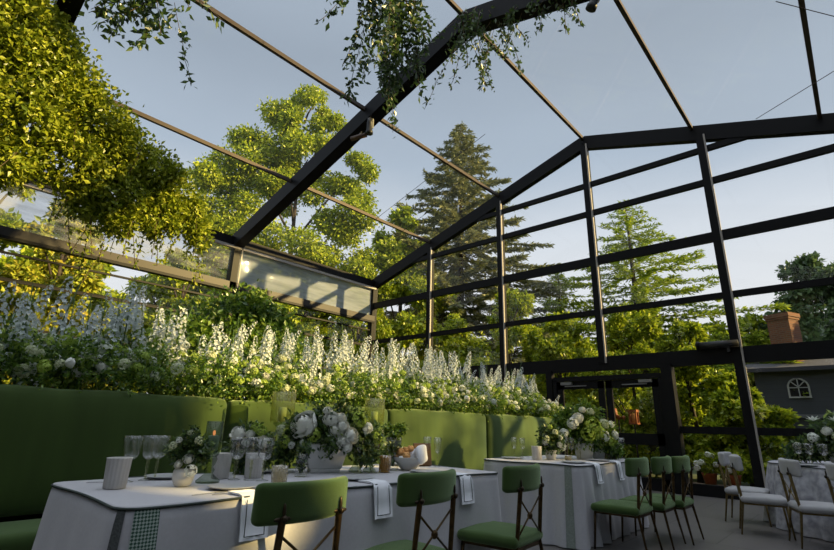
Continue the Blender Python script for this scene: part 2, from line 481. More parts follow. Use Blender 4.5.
# right wall and near wall (behind the photographer)
wr = setting('wall_right', (0, 0, 0))
for y in FR[:-1]:
    MB().bar((EX, y, 0), (EX, y, EZ), .24, .18, (0, 1, 0)).build('post', M_frame, wr)
MB().bar((EX, -4.4, EZ - .02), (EX, GY, EZ - .02), .2, .22).build('eave_beam', M_frame, wr)
for z in (1.15, 2.5):
    MB().bar((EX, -4.4, z), (EX, GY, z), .08, .12).build('rail', M_frame, wr)
for i in range(3):
    yc = (FR[i] + FR[i + 1]) / 2; ly = FR[i + 1] - FR[i] - .2
    MB().box((EX + .03, yc, 2.8), (.008, ly, 5.6)).build('pane', M_pane, wr)
wn = setting('wall_near', (0, 0, 0))
for x in PX:
    MB().bar((x, -4.4, 0), (x, -4.4, rz(x) - .1), .13, .17, (0, 1, 0)).build('post', M_frame, wn)
for z in (2.5, 4.88):
    MB().bar((WX, -4.42, z), (EX, -4.42, z), .08, .2).build('rail', M_frame, wn)

# terrace outside the gable
dk = MB()
for k in range(9):
    dk.box((-4.1, GY + .28 + k * .145, .02), (15.2, .138, .14))
dk = dk.build('deck', M_deck); tag(dk, kind='structure')

# ------------------------------------------------------------------ banquette
PY = [.05, 2.185, 4.20, 6.25, 8.56]
def panel_fn(w):
    def f(u):
        u = u.copy()
        y = u[:, 1] / (w / 2); z = u[:, 2] / .41
        bul = np.clip(1 - y ** 4, 0, 1) * np.clip(1 - z ** 4, 0, 1)
        fold = .006 * np.sin(u[:, 1] * 11 + 1.5 * np.sin(u[:, 1] * 4)) * np.clip(z + 1, 0, 1.4)
        u[:, 0] += np.where(u[:, 0] > 0, .05 * bul + fold, 0)
        u[:, 2] += np.where(u[:, 2] > .3, -.012 * np.abs(y) ** 3 + .006 * np.sin(u[:, 1] * 9), 0)
        return u
    return f
blabs = ['green velvet banquette section at the left end of the row, deep in shade',
         'green velvet banquette section with sunlit back, behind the big rose centrepiece',
         'green velvet banquette section with pleated back, beside the gap between tables',
         'green velvet banquette section at the far right end, behind the far table']
for i in range(4):
    y0, y1 = PY[i], PY[i + 1]; w = y1 - y0 - .012
    b = thing('banquette', blabs[i], 'bench', (-4.2, (y0 + y1) / 2, 0), 0, 'green velvet banquette sections')
    MB().rbox((-.07, 0, .89), (.16, w, .82), .06, 16, panel_fn(w)).build('backrest', M_sofa, b, True)
    MB().rbox((.25, 0, .38), (.50, w, .17), .05, 8).build('seat', M_green, b, True)
    MB().box((.22, 0, .15), (.46, w - .02, .30)).build('base', M_sofa, b)

# ------------------------------------------------------------------ flowers
def stalk_mesh(seed, h=.52):
    r = np.random.default_rng(seed)
    arr = []
    n = 74
    t = np.linspace(0, 1, n) ** .9
    lean = r.normal(size=2) * .08
    for k in range(n):
        a = k * 2.4 + r.normal() * .3
        rad = (.050 * (1 - t[k]) ** .55 + .008) * r.uniform(.75, 1.1)
        c = np.array([math.cos(a) * rad + lean[0] * t[k], math.sin(a) * rad + lean[1] * t[k], .06 + t[k] * h])
        out = unit(np.array([math.cos(a), math.sin(a), .35 + r.normal() * .3]))
        s1 = unit(np.cross(out, [0, 0, 1.])); s2 = np.cross(out, s1)
        m = 5
        sz = (.017 * (1 - t[k]) + .010) * r.uniform(.85, 1.2)
        th = np.arange(m) * 2 * PI / m + r.random() * 6
        D = np.cos(th)[:, None] * s1 + np.sin(th)[:, None] * s2 + out * .35
        arr.append(leaf_arrays(np.tile(c, (m, 1)), D, np.tile(out, (m, 1)), sz, sz * 1.05, .2))
    V, F = cat_arrays(arr)
    return mesh_np('delphinium', V, F, M_delph)
def stem_mesh():
    return MB().tube([(0, 0, -.35), (0, 0, .1), (.0, 0, .5)], [.006, .005, .003], 5).mesh('delphinium_stem', M_stem, True)
def ball_mesh(seed, mat, r=.055, n=70, name='viburnum'):
    g = np.random.default_rng(seed)
    d = unit(g.normal(size=(n, 3))); d[:, 2] = np.abs(d[:, 2]) * .9 - .25; d = unit(d)
    arr = []
    for k in range(n):
        out = d[k]; s1 = unit(np.cross(out, [.1, .2, 1.])); s2 = np.cross(out, s1)
        th = np.arange(4) * PI / 2 + g.random() * 3
        D = np.cos(th)[:, None] * s1 + np.sin(th)[:, None] * s2 + out * .25
        arr.append(leaf_arrays(np.tile(out * r * g.uniform(.86, 1.05), (4, 1)), D, np.tile(out, (4, 1)), r * .30, r * .28, .1))
    V, F = cat_arrays(arr)
    return mesh_np(name, V, F, mat)
def rose_mesh(seed, r=.05, name='rose', mat=None):
    """nested, half-open shells of petals round a closed bud"""
    g = np.random.default_rng(seed)
    m = MB()
    L = [(3, .30, 4, .34), (4, .52, 28, .26), (5, .76, 48, .14), (6, 1.0, 64, .0), (6, 1.22, 80, -.14)]
    for li, (n, R, th, zc) in enumerate(L):
        for k in range(n):
            a0 = k * 2 * PI / n + li * .7 + g.normal() * .15
            hw = PI / n * 1.35
            U = 7; W = 6; V = []
            Rk = R * (1 + .05 * (k % 2)) * g.uniform(.97, 1.04)
            tk = math.radians(th + g.normal() * 4)
            for i in range(W):
                v = i / (W - 1)
                pol = PI * .92 + (tk - PI * .92) * v
                for j in range(U):
                    u = j / (U - 1) * 2 - 1
                    a = a0 + u * hw * (.5 + .5 * math.sin(PI * min(1, .15 + v * .65)))
                    p = pol + .22 * u * u * v
                    rr = Rk * (1 + .05 * u * u) + (.10 * max(0, v - .75) * 4 * (li > 0))
                    V.append((math.sin(p) * math.cos(a) * rr * r, math.sin(p) * math.sin(a) * rr * r, (math.cos(p) * rr * .95 + zc - .15) * r))
            F = [(i * U + j, i * U + j + 1, (i + 1) * U + j + 1, (i + 1) * U + j) for i in range(W - 1) for j in range(U - 1)]
            m.add(V, F)
    m.ball((0, 0, -.1 * r), .5 * r, 10, 8)
    m.ball((0, 0, -.32 * r), (.86 * r, .86 * r, .6 * r), 12, 8)
    return m.mesh(name, mat or M_rose, True)
ST = [stalk_mesh(s, h) for s, h in ((1, .46), (2, .40), (3, .52), (4, .36))]
STEM = stem_mesh()
BL = [ball_mesh(10 + s, M_lime) for s in range(3)]
BC = [ball_mesh(20 + s, M_mint, name='hydrangea') for s in range(3)]
BWH = [ball_mesh(40 + s, M_petal, name='hydrangea') for s in range(2)]
RO = [rose_mesh(30 + s) for s in range(3)]

def part(name, me, parent, loc, rot=(0, 0, 0), sc=1.):
    o = bpy.data.objects.new(name, me); o.location = loc; o.rotation_euler = rot; o.scale = (sc,) * 3
    return link(o, parent)

# skyline of delphinium tips along the bank (y, z)
sky_y = np.array([.2, .47, .62, .85, 1.14, 1.55, 2.1, 2.7, 3.0, 3.6, 4.2, 4.6, 5.3, 5.9, 7.2, 8.4, 9.0])
sky_z = np.array([2.02, 2.05, 2.13, 2.24, 2.28, 2.24, 2.06, 2.08, 2.10, 2.18, 2.16, 2.22, 2.17, 2.22, 2.20, 2.08, 1.75])
flabs = ['flower bank of white delphiniums above the dark left end of the green banquette',
         'flower bank glowing in low sun behind the big rose centrepiece, with white spikes',
         'flower bank of white spikes and pale roses over the pleated green backrest',
         'flower bank tapering off towards the glass doors at the far end']
FB = [.0, 2.185, 4.20, 6.25, 9.05]
for i in range(4):
    y0, y1 = FB[i], FB[i + 1]; ly = y1 - y0
    b = thing('flower_bank', flabs[i], 'flower arrangement', (-4.62, (y0 + y1) / 2, 0), 0, 'flower banks along the top of the banquette')
    MB().box((0, 0, .62), (.46, ly - .02, 1.24)).build('planter', M_soil, b)
    # foliage
    nl = int(42 * ly); lumps = []
    for k in range(nl):
        yy = rng.uniform(-ly / 2, ly / 2); ww = yy + (y0 + y1) / 2
        end = np.clip((9.1 - ww) / .9, .25, 1)
        f = rng.random()
        xx = rng.uniform(-.22, .40); zz = 1.36 + (rng.random() ** 1.2) * .42 * end * (1 - .55 * max(0, xx) / .4)
        if xx > .26: zz = max(zz, 1.36)
        s = rng.uniform(.08, .15)
        lumps.append((xx, yy, zz, s, s, s))
    V, F = blob_leaves(lumps, int(5200 * ly), .042)
    o = obj('foliage', mesh_np('foliage', V, F, M_leaf), b); tag(o, kind='stuff')
    # trailing sprigs over the top edge
    n = int(26 * ly); arr = []
    for k in range(n):
        yy = rng.uniform(-ly / 2, ly / 2); base = np.array([rng.uniform(.30, .42), yy, rng.uniform(1.34, 1.5)])
        d = unit(np.array([rng.uniform(.3, 1), rng.normal() * .7, rng.uniform(-.5, .6)]))
        q = 9; tt = np.linspace(.02, rng.uniform(.08, .17), q)
        P = base + d * tt[:, None] + np.array([0, 0, -1]) * (tt ** 2)[:, None] * 3
        arr.append(leaf_arrays(P, d + rng.normal(size=(q, 3)) * .7, rng.normal(size=(q, 3)) + [0, 0, 1], .035, .02))
    V, F = cat_arrays(arr)
    o = obj('trailing_sprigs', mesh_np('trailing_sprigs', V, F, M_leaf), b); tag(o, kind='stuff')
    # delphiniums
    ns = [34, 34, 34, 34][i]
    for k in range(ns):
        yy = -ly / 2 + (k + .5 + rng.normal() * .28) * ly / ns
        ww = yy + (y0 + y1) / 2
        zt = np.interp(ww, sky_y, sky_z) - rng.random() ** 1.5 * .34 + .03
        s = rng.integers(0, 4); h = (.46, .40, .52, .36)[s] + .08
        sc = rng.uniform(.85, 1.15) * (1.2 if i == 0 else 1.0)
        xx = rng.uniform(-.15, .2)
        o = part('delphinium', ST[s], b, (xx, yy, zt - h * sc), (rng.normal() * .10, rng.normal() * .10, rng.random() * 6), sc)
        part('stem', STEM, o, (0, 0, 0))
    for k in range([60, 70, 56, 50][i]):
        yy = rng.uniform(-ly / 2, ly / 2); ww = yy + (y0 + y1) / 2; end = np.clip((9.1 - ww) / .8, .3, 1)
        xx = rng.uniform(.0, .50); zz = 1.38 + rng.random() * .46 * end * (1 - .6 * max(0, xx - .1) / .36)
        part('viburnum', BL[rng.integers(0, 3)], b, (xx, yy, zz + .03), (rng.normal() * .5, .4 + rng.normal() * .4, rng.random() * 6), rng.uniform(.5, .9))
    for k in range([36, 56, 60, 60][i]):
        yy = rng.uniform(-ly / 2, ly / 2); ww = yy + (y0 + y1) / 2; end = np.clip((9.1 - ww) / .8, .3, 1)
        xx = rng.uniform(.1, .50); zz = 1.36 + rng.random() * .42 * end * (1 - .6 * max(0, xx - .1) / .36)
        me = (BWH if rng.random() < .5 else BC)[rng.integers(0, 2)]
        part('hydrangea', me, b, (xx, yy, zz + .03), (rng.normal() * .5, .5 + rng.normal() * .4, rng.random() * 6), rng.uniform(.5, .9))
    for k in range([8, 15, 14, 14][i]):
        yy = rng.uniform(-ly / 2, ly / 2)
        xx = rng.uniform(.28, .47); zz = 1.40 + rng.random() * .20
        part('rose', RO[rng.integers(0, 3)], b, (xx, yy, zz), (rng.normal() * .4, 1.1 + rng.normal() * .3, rng.normal() * .6), rng.uniform(.5, .75))

# tall leafy shrub rising behind the bank
def shrub(name, label, cat, base, lumps, n, L, mat, stems=5, group=None):
    t = thing(name, label, cat, base, 0, group)
    lumps = np.asarray(lumps, float)
    m = MB()
    for k in range(stems):
        c = lumps[rng.integers(0, len(lumps))]
        p = np.array([rng.normal() * .05, rng.normal() * .05, 0])
        mid = (p + c[:3]) / 2 + rng.normal(size=3) * .06
        m.tube([p, mid, c[:3]], [.03 * max(.5, c[2] / 3), .02 * max(.5, c[2] / 3), .008], 6)
    m.build('stems', M_bark, t, True)
    V, F = blob_leaves(lumps, n, L, shell=.35)
    o = obj('foliage', mesh_np('foliage', V, F, mat), t)
    return t
lm = [(0, -.55, 1.95, .3, .35, .35), (0, -.1, 2.2, .3, .35, .38), (.05, .15, 2.42, .22, .24, .25), (0, .35, 2.1, .3, .4, .35), (0, .75, 1.9, .28, .3, .32), (.1, 0, 1.7, .3, .7, .35), (0, .55, 2.32, .12, .14, .2)]
shrub('leafy_shrub', 'leafy green shrub rising behind the sunlit part of the flower bank', 'plant', (-5.35, 2.75, 0), lm, 11000, .07, M_leaf, 7)

# ------------------------------------------------------------------ hanging greenery
def vine_chain(P0, length, lean, q, L):
    tt = np.linspace(0, 1, q)
    w = np.cumsum(rng.normal(size=(q, 3)) * .012, 0)
    P = np.array(P0) + np.outer(tt, np.array([lean[0], lean[1], 0])) + np.outer(tt * length, [0, 0, -1]) + w * [1, 1, .4]
    return P
def hanging(name, label, anchor, vines, leafL, mat, dens, extra=None, group=None, wire=None):
    t = thing(name, label, 'hanging plant', anchor, 0, group)
    m = MB(); arr = []
    for (off, length, lean) in vines:
        q = max(4, int(length / .12))
        P = vine_chain(off, length, lean, q, leafL)
        m.tube(P, .005, 4)
        n = int(length * dens)
        f = rng.random(n) ** .8 * (q - 1); i = np.minimum(f.astype(int), q - 2)
        Q = P[i] + (P[i + 1] - P[i]) * (f - i)[:, None] + rng.normal(size=(n, 3)) * leafL * .35
        D = rng.normal(size=(n, 3)) + [0, 0, -.8]
        arr.append(leaf_arrays(Q, D, rng.normal(size=(n, 3)), leafL * rng.uniform(.6, 1.25, n), leafL * .5 * rng.uniform(.7, 1.2, n)))
    if wire:
        for p0, p1 in wire: m.tube([p0, p1], .006, 5)
    m.build('vines', M_twig, t, True)
    if extra is not None:
        arr.append(blob_leaves(*extra))
    V, F = cat_arrays(arr)
    o = obj('leaves', mesh_np('leaves', V, F, mat), t)
    return t
# big cloud at upper left, slung from the purlin and the nearest rafter
ca = np.array([-8.0, 1.4, 5.2])
CL = [(-7.9, .1, 6.35, .6, .7, .6), (-7.9, .5, 5.9, .6, .7, .6), (-8, .9, 5.75, .5, .5, .5), (-8, 1.3, 5.4, .5, .6, .55), (-7.9, .5, 5.1, .6, .6, .5),
      (-8, 1.75, 5.05, .5, .5, .5), (-7.8, 2.2, 4.85, .4, .45, .42), (-7.8, 2.55, 4.62, .35, .4, .4), (-8, 1.2, 4.65, .5, .5, .45), (-8, .4, 4.4, .45, .5, .35),
      (-7.8, 1.85, 4.35, .4, .45, .45), (-7.75, 2.45, 4.22, .26, .33, .4), (-7.75, 2.95, 4.30, .22, .25, .35), (-7.9, -.4, 5.6, .6, .6, .7), (-8, -.3, 4.7, .5, .5, .5), (-7.9, -.2, 6.6, .6, .6, .5),
      (-7.75, 3.1, 4.05, .15, .18, .25), (-7.8, 1.9, 3.95, .2, .25, .3), (-7.9, 1.5, 4.1, .25, .25, .3)]
CL = [tuple(np.array(c[:3]) - ca) + c[3:] for c in CL]
CS = []
for c in CL:
    for q in unit(rng.normal(size=(9, 3))):
        CS.append(tuple(np.array(c[:3]) + q * np.array(c[3:]) * .8) + tuple(np.array(c[3:]) * rng.uniform(.22, .42)))
vs = []
for k in range(70):
    c = CL[rng.integers(0, len(CL))]
    vs.append((np.array(c[:3]) + rng.normal(size=3) * np.array(c[3:]) * .5, rng.uniform(.4, .95), rng.normal(size=2) * .12))
wires = [((-1.15, y, rz(-9.15) - 5.2 - .03), (-.2, y, .5)) for y in (-.2, .7)] + [((.1, -.75, rz(-7.9) - 5.2 - .15), (.1, -.7, .8))]
hanging('hanging_greenery', 'dense sunlit cloud of hanging greenery at the upper left', ca, vs, .085, M_smilax, 34, (CS + CL, 62000, .085), 'greenery hung from the roof frame', wires)
def bunch(n, spread, lmin, lmax, splay=.25):
    r = []
    for k in range(n):
        o = rng.normal(size=3) * spread * [1, 1, .2]
        r.append((o, rng.uniform(lmin, lmax), o[:2] * splay + rng.normal(size=2) * splay))
    return r
hanging('hanging_greenery', 'small dark sprig hanging against the sky left of the ridge', (-6.55, 1.45, 7.2), bunch(20, .24, .4, 1.0, .5), .14, M_vineleaf, 50, None, 'greenery hung from the roof frame')
hanging('hanging_greenery', 'long trailing vine bunch reaching down over the dark rafter at top centre', (-4.2, 3.9, 8.0), bunch(30, .2, 1.0, 2.75, .3), .115, M_vineleaf, 52, None, 'greenery hung from the roof frame')
hanging('hanging_greenery', 'vine bunch trailing from the ridge where the rafters meet', (-3.85, 5.72, 7.95), bunch(20, .22, .5, 1.3, .35), .10, M_vineleaf, 40, None, 'greenery hung from the roof frame')
gv = [((x, rng.normal() * .05, -.317 * x), rng.uniform(.3, .75), rng.normal(size=2) * .15) for x in np.linspace(.1, 1.9, 20)]
hanging('hanging_greenery', 'leafy garland along the rafter right of the ridge', (-3.9, 5.56, 7.98), gv, .10, M_vineleaf, 40, None, 'greenery hung from the roof frame')

# spotlights
def spot(name, label, loc, rot):
    t = thing(name, label, 'spotlight', loc)
    t.rotation_euler = rot
    MB().lathe([(.02, .1), (.05, .1), (.06, 0), (.06, -.16), (.075, -.18), (.075, -.24), (.05, -.24)], 14).build('housing', M_black, t, True)
    MB().box((0, .08, .03), (.03, .03, .22)).build('yoke', M_black, t)
    MB().box((0, .04, .17), (.07, .1, .07)).build('clamp', M_frame, t)
    return t
spot('spotlight', 'black spotlight clamped under the rafter below the trailing vines', (-6.46, 5.55, 6.98), (.1, .1, 0))
t = thing('junction_bar', 'short reddish-brown fixture hanging level beneath the rafter spotlight', 'fixture', (-6.72, 5.50, 6.74))
MB().tube([(-.17, -.05, 0), (.17, .05, .0)], .05, 10).build('tube', M_wood, t, True)
MB().bar((0, 0, .03), (-.05, .1, .2), .03, .02).build('hanger', M_black, t)
spot('spotlight', 'black spotlight hanging against the sky at the top edge right of the vines', (-1.72, 5.5, 6.95), (.0, .5, 0))

# ------------------------------------------------------------------ tables
def rrect(lx, ly, r, n=240):
    """rounded-rectangle outline: points and outward normals, evenly spaced, starting mid +x side"""
    segs = []
    hx, hy = lx / 2 - r, ly / 2 - r
    P = []
    def arc(cx, cy, a0):
        return [(cx + r * math.cos(a), cy + r * math.sin(a)) for a in np.linspace(a0, a0 + PI / 2, 13)]
    pts = [(lx / 2, 0)] + arc(hx, hy, 0) + arc(-hx, hy, PI / 2) + arc(-hx, -hy, PI) + arc(hx, -hy, 1.5 * PI) + [(lx / 2, 0)]
    pts = np.array(pts); d = np.r_[0, np.cumsum(np.linalg.norm(np.diff(pts, axis=0), axis=1))]
    s = np.linspace(0, d[-1], n + 1)[:-1]
    Q = np.stack([np.interp(s, d, pts[:, 0]), np.interp(s, d, pts[:, 1])], 1)
    T = np.roll(Q, -1, 0) - np.roll(Q, 1, 0)
    N = unit(np.stack([T[:, 1], -T[:, 0]], 1))
    return Q, N, s
def cloth_rows(Q, N, s, ztop, flare, amp, waves, ph, zbot=.012, rows=12):
    V = []
    tot = s[-1] + (s[1] - s[0])
    f = np.zeros(len(s))
    for w, a, p in waves:
        f += a * np.sin(2 * PI * w * s / tot + p)
    for k in range(rows + 1):
        t = k / rows
        off = flare * t + amp * (t ** .8) * f + .004 * math.sin(min(1, t * 8) * PI / 2)
        z = ztop - t * (ztop - zbot)
        V.append(np.c_[Q + N * off[:, None], np.full(len(s), z)])
    return V
def tablecloth(loc, lx, ly, r, mat, label, seed, flare=.05, amp=.02, ztop=.755, group=None):
    t = thing('tablecloth', label, 'tablecloth', loc, 0, group)
    g = np.random.default_rng(seed)
    Q, N, s = rrect(lx, ly, r)
    waves = [(int(w), g.uniform(.4, 1), g.random() * 6) for w in g.integers(9, 34, 6)]
    rows = cloth_rows(Q, N, s, ztop, flare, amp, waves, 0)
    n = len(Q)
    ins = np.c_[Q - N * .02, np.full(n, ztop + .001)]
    V = np.concatenate([ins] + rows); F = []
    for i in range(len(rows)):
        for j in range(n):
            k = (j + 1) % n
            F.append((i * n + j, (i + 1) * n + j, (i + 1) * n + k, i * n + k))
    F.append(tuple(range(n)))
    MB().add(V, F).build('cloth', mat, t, True)
    edge = np.c_[Q + N * .005, ztop - .003 - .006 * np.sin(s * 5.)]
    MB().tube(np.r_[edge, edge[:1]], .006, 6, False).build('piping', M_pipe, t, True)
    return t, (Q, N, s, rows)
def band(t, geo, i0, i1, mat, name, off=.004):
    Q, N, s, rows = geo
    idx = [i % len(Q) for i in range(i0, i1 + 1)]
    V = []
    for rw in rows:
        q = rw[idx].copy(); q[:, :2] += N[idx] * off
        V.append(q)
    for rw in rows:
        q = rw[idx].copy(); q[:, :2] += N[idx] * (off - .003)
        V.append(q)
    w = len(idx); R = len(rows); F = []
    for i in range(R - 1):
        for j in range(w - 1):
            a = i * w + j
            F.append((a, a + w, a + w + 1, a + 1)); b = a + R * w
            F.append((b, b + 1, b + w + 1, b + w))
    V = np.concatenate(V)
    V[:, 2] = np.minimum(V[:, 2], .748)
    MB().add(V, F).build(name, mat, t, True)

T1 = (-2.895, 2.23, 0); T1s = (1.13, 2.86)
T2 = (-2.82, 5.86, 0); T2s = (1.14, 1.86)
t1, g1 = tablecloth(T1, *T1s, .09, M_cloth, 'grey linen tablecloth with woven green corner band on the near table', 3, .06, .02)
Qn = g1[0]
ci = int(np.argmin(np.hypot(Qn[:, 0] - (T1s[0] / 2), Qn[:, 1] + T1s[1] / 2)))
band(t1, g1, ci - 1, ci + 0, M_seam, 'dark_braid', .005)
band(t1, g1, ci + 1, ci + 4, M_woven, 'woven_band', .004)
t2, g2 = tablecloth(T2, *T2s, .07, M_cloth, 'grey linen tablecloth on the second table nearer the glass doors', 5, .05, .018)
Q2 = g2[0]; ci2 = int(np.argmin(np.hypot(Q2[:, 0] - (T2s[0] / 2), Q2[:, 1] + T2s[1] / 2)))
band(t2, g2, ci2 - 5, ci2 - 2, M_braid, 'pale_green_braid', .005)
t3, g3 = tablecloth((.12, 8.55, 0), 2.45, 2.45, 1.22, M_lace, 'white brocade tablecloth to the floor on the round table at far right', 8, .10, .03)
def table(label, loc, lx, ly):
    t = thing('dining_table', label, 'table', loc)
    MB().box((0, 0, .735), (lx - .06, ly - .06, .03)).build('tabletop', M_wood, t)
    for sx in (-1, 1):
        for sy in (-1, 1):
            MB().bar((sx * (lx / 2 - .12), sy * (ly / 2 - .15), 0), (sx * (lx / 2 - .12), sy * (ly / 2 - .15), .72), .05, .05).build('leg', M_black, t)

# ------------------------------------------------------------------ chairs
def make_chair(seatmat, legmat):
    t = bpy.data.objects.new('dining_chair', None); link(t)
    def bend(u):
        u = u.copy(); y = u[:, 1] / .26
        u[:, 0] -= .070 * y ** 2
        u[:, 0] += .05 * u[:, 2]
        return u
    MB().rbox((.245, 0, .770), (.055, .53, .172), .027, 12, bend).build('backrest', seatmat, t, True)
    def seatfn(u):
        u = u.copy(); rr = (u[:, 0] / .24) ** 2 + (u[:, 1] / .24) ** 2
        u[:, 1] *= 1 - .06 * (u[:, 0] / .23)
        u[:, 2] += np.where(u[:, 2] > 0, .015 * (1 - np.clip(rr, 0, 1)), 0)
        return u
    MB().rbox((0, 0, .378), (.46, .48, .075), .036, 8, seatfn).build('seat', seatmat, t, True)
    m = MB()
    for s in (-1, 1): m.bar((-.2, s * .19, .333), (.205, s * .175, .333), .018, .025)
    m.bar((-.2, -.19, .333), (-.2, .19, .333), .018, .025); m.bar((.205, -.175, .333), (.205, .175, .333), .018, .025)
    m.build('seat_frame', legmat, t)
    for s in (-1, 1):
        MB().tube([(-.2, s * .19, .345), (-.225, s * .205, 0)], [.014, .009], 8).build('leg', legmat, t, True)
        MB().tube([(.27, s * .205, 0), (.21, s * .18, .345), (.245, s * .165, .70), (.252, s * .165, .715)], [.009, .014, .0165, .012], 8).build('leg', legmat, t, True)
        b = MB()
        x = .258; yy = s * .165
        b.ball((x - .004, yy, .742), (.006, .010, .034), 8, 6)
        b.ball((x - .010, yy - .024, .712), (.006, .024, .009), 8, 6); b.ball((x - .010, yy + .024, .712), (.006, .024, .009), 8, 6)
        b.ball((x + .002, yy, .713), (.014, .016, .016), 8, 6)
        b.build('bracket', M_bracket, t, True)
    m = MB()
    m.tube([(.238, -.166, .65), (.216, .177, .40)], .0065, 6); m.tube([(.238, .166, .65), (.216, -.177, .40)], .0065, 6)
    m.build('cross_bars', legmat, t, True)
    MB().ball((.229, 0, .525), (.018, .024, .024), 10, 8).build('knob', legmat, t, True)
    return t
def copy_tree(o, parent=None):
    c = o.copy(); COL.objects.link(c)
    if parent is not None: c.parent = parent
    for ch in list(o.children): copy_tree(ch, c)
    return c
gch = make_chair(M_green, M_brass); wch = make_chair(M_white_up, M_goldleg)
def put(proto, used, x, y, rzd, label, group):
    o = proto if not used else copy_tree(proto)
    o.location = (x, y, 0); o.rotation_euler = (0, 0, math.radians(rzd))
    tag(o, label, 'chair', group)
for i, (x, y, a, l) in enumerate([
    (-2.19, 1.46, 4, 'green velvet chair nearest the camera, before the rose centrepiece'),
    (-2.15, 2.30, 4, 'green velvet chair in front of the bread bowl'),
    (-2.10, 3.28, 4, 'green velvet chair at the far end of the near table'),
    (-1.97, 5.30, 0, 'green velvet chair at the second table, nearest of its three'),
    (-1.90, 5.84, 0, 'green velvet chair at the second table, middle of its three'),
    (-1.82, 6.24, 0, 'green velvet chair at the second table, nearest the glass doors')]):
    put(gch, i > 0, x, y, a, l, 'green chairs along the two grey tables')
for i, (x, y, a, l) in enumerate([
    (-1.35, 8.15, 180, 'off-white chair at the round table, farthest left by the deck'),
    (-1.08, 7.36, 192, 'off-white chair at the round table, second from the left'),
    (-.54, 7.02, 200, 'off-white chair at the round table, third from the left'),
    (-.10, 6.60, 206, 'off-white chair cut by the right picture edge, nearest the camera')]):
    put(wch, i > 0, x, y, a, l, 'off-white chairs around the round table')

# ------------------------------------------------------------------ tableware
ZT = .757
def lathe_obj(name, prof, mat, parent, n=20, wob=None, loc=None):
    return MB().lathe(prof, n, (0, 0, 0), wob).build(name, mat, parent, True, loc)
def make_goblet(h=.25, r=.056):
    t = bpy.data.objects.new('wine_glass', None); link(t)
    z0 = h * .47
    out = [(.006, z0), (.020, z0 + .004), (.036, z0 + .018), (.044, z0 + .04), (.046, z0 + .07), (r * .92, h - .03), (r, h)]
    inn = [(a - .002, b + .001) for a, b in out[::-1][:-2]] + [(.016, z0 + .008), (.002, z0 + .007)]
    lathe_obj('bowl', out + inn, M_glass, t)
    lathe_obj('stem', [(.005, .008), (.007, .02), (.006, .05), (.012, z0 - .045), (.006, z0 - .035), (.013, z0 - .022), (.007, z0 - .01), (.012, z0 + .001), (.006, z0 + .004)], M_stemglass, t, 12)
    lathe_obj('foot', [(.036, 0), (.037, .003), (.02, .006), (.005, .011)], M_glass, t)
    return t
def make_flute(h=.235, r=.036):
    t = bpy.data.objects.new('wine_glass', None); link(t)
    z0 = h * .45
    out = [(.004, z0), (.018, z0 + .006), (.028, z0 + .03), (.031, z0 + .06), (r, h)]
    inn = [(a - .0018, b + .001) for a, b in out[::-1][:-1]] + [(.002, z0 + .006)]
    lathe_obj('bowl', out + inn, M_glass, t, 16)
    lathe_obj('stem', [(.004, .006), (.004, .05), (.008, z0 - .03), (.004, z0 - .015), (.004, z0)], M_stemglass, t, 10)
    lathe_obj('foot', [(.032, 0), (.033, .003), (.004, .008)], M_glass, t, 16)
    return t
gob = make_goblet(); flu = make_flute()
def place(proto, used, x, y, z, label, cat, group, rzd=0, sc=1.):
    o = proto if not used else copy_tree(proto)
    o.location = (x, y, z); o.rotation_euler = (0, 0, rzd); o.scale = (sc,) * 3
    tag(o, label, cat, group)
    return o
for i, (x, y, sc, l) in enumerate([
    (-3.23, 1.115, 1.02, 'clear goblet on the near table, leftmost, behind the ribbed cup'),
    (-3.26, 1.225, 1.02, 'clear goblet on the near table, left of the small white flower bowl'),
    (-3.26, 1.28, .97, 'clear goblet on the near table, close beside the small white flower bowl'),
    (-3.003, 1.656, 1.0, 'clear goblet on the near table, just right of the candle stand'),
    (-2.93, 1.72, 1.0, 'clear goblet on the near table, left of the pair before the second ribbed cup'),
    (-2.86, 1.765, 1.0, 'clear goblet on the near table, right of the pair before the second ribbed cup'),
    (-2.909, 2.60, 1.0, 'clear goblet right of the big rose centrepiece'),
    (-2.86, 2.70, 1.0, 'clear goblet left of the amber votive'),
    ]):
    place(gob, i > 0, x, y, ZT, l, 'glass', 'goblets on the near table', i)
for i, (x, y, sc, l) in enumerate([
    (-3.055, 3.56, 1.06, 'slim wine glass behind the wooden card holder, left of two'),
    (-2.98, 3.62, 1.04, 'slim wine glass beside the wooden card holder, right of two'),
    (-3.27, 5.44, 1.0, 'slim wine glass against the green backrest on the second table, left of two'),
    (-3.13, 5.40, 1.0, 'slim wine glass against the green backrest on the second table, right of two'),
    (-2.756, 5.76, 1.06, 'slim wine glass left of the white flower pot on the second table'),
    (-2.716, 5.84, 1.06, 'slim wine glass touching the white flower pot on the second table'),
    (-2.68, 6.0, 1.06, 'slim wine glass in front of the white flower pot on the second table'),
    (-2.63, 6.52, 1.06, 'slim wine glass right of the leafy bouquet on the second table, left of two'),
    (-2.60, 6.62, 1.06, 'slim wine glass right of the leafy bouquet on the second table, right of two'),
    (-2.53, 6.70, 1.1, 'slim wine glass by the end of the second table, left of two'),
    (-2.44, 6.74, 1.1, 'slim wine glass by the end of the second table, rightmost'),
    ]):
    place(flu, i > 0, x, y, ZT, l, 'glass', 'slim wine glasses', i, sc)
for i, (x, y, l) in enumerate([(-.72, 8.15, 'goblet on the round table before the leafy bouquet, leftmost'),
                               (-.60, 8.05, 'goblet on the round table before the leafy bouquet, middle'),
                               (-.46, 8.0, 'goblet on the round table before the leafy bouquet, rightmost')]):
    place(gob, True, x, y, ZT, l, 'glass', 'goblets on the round table', i)

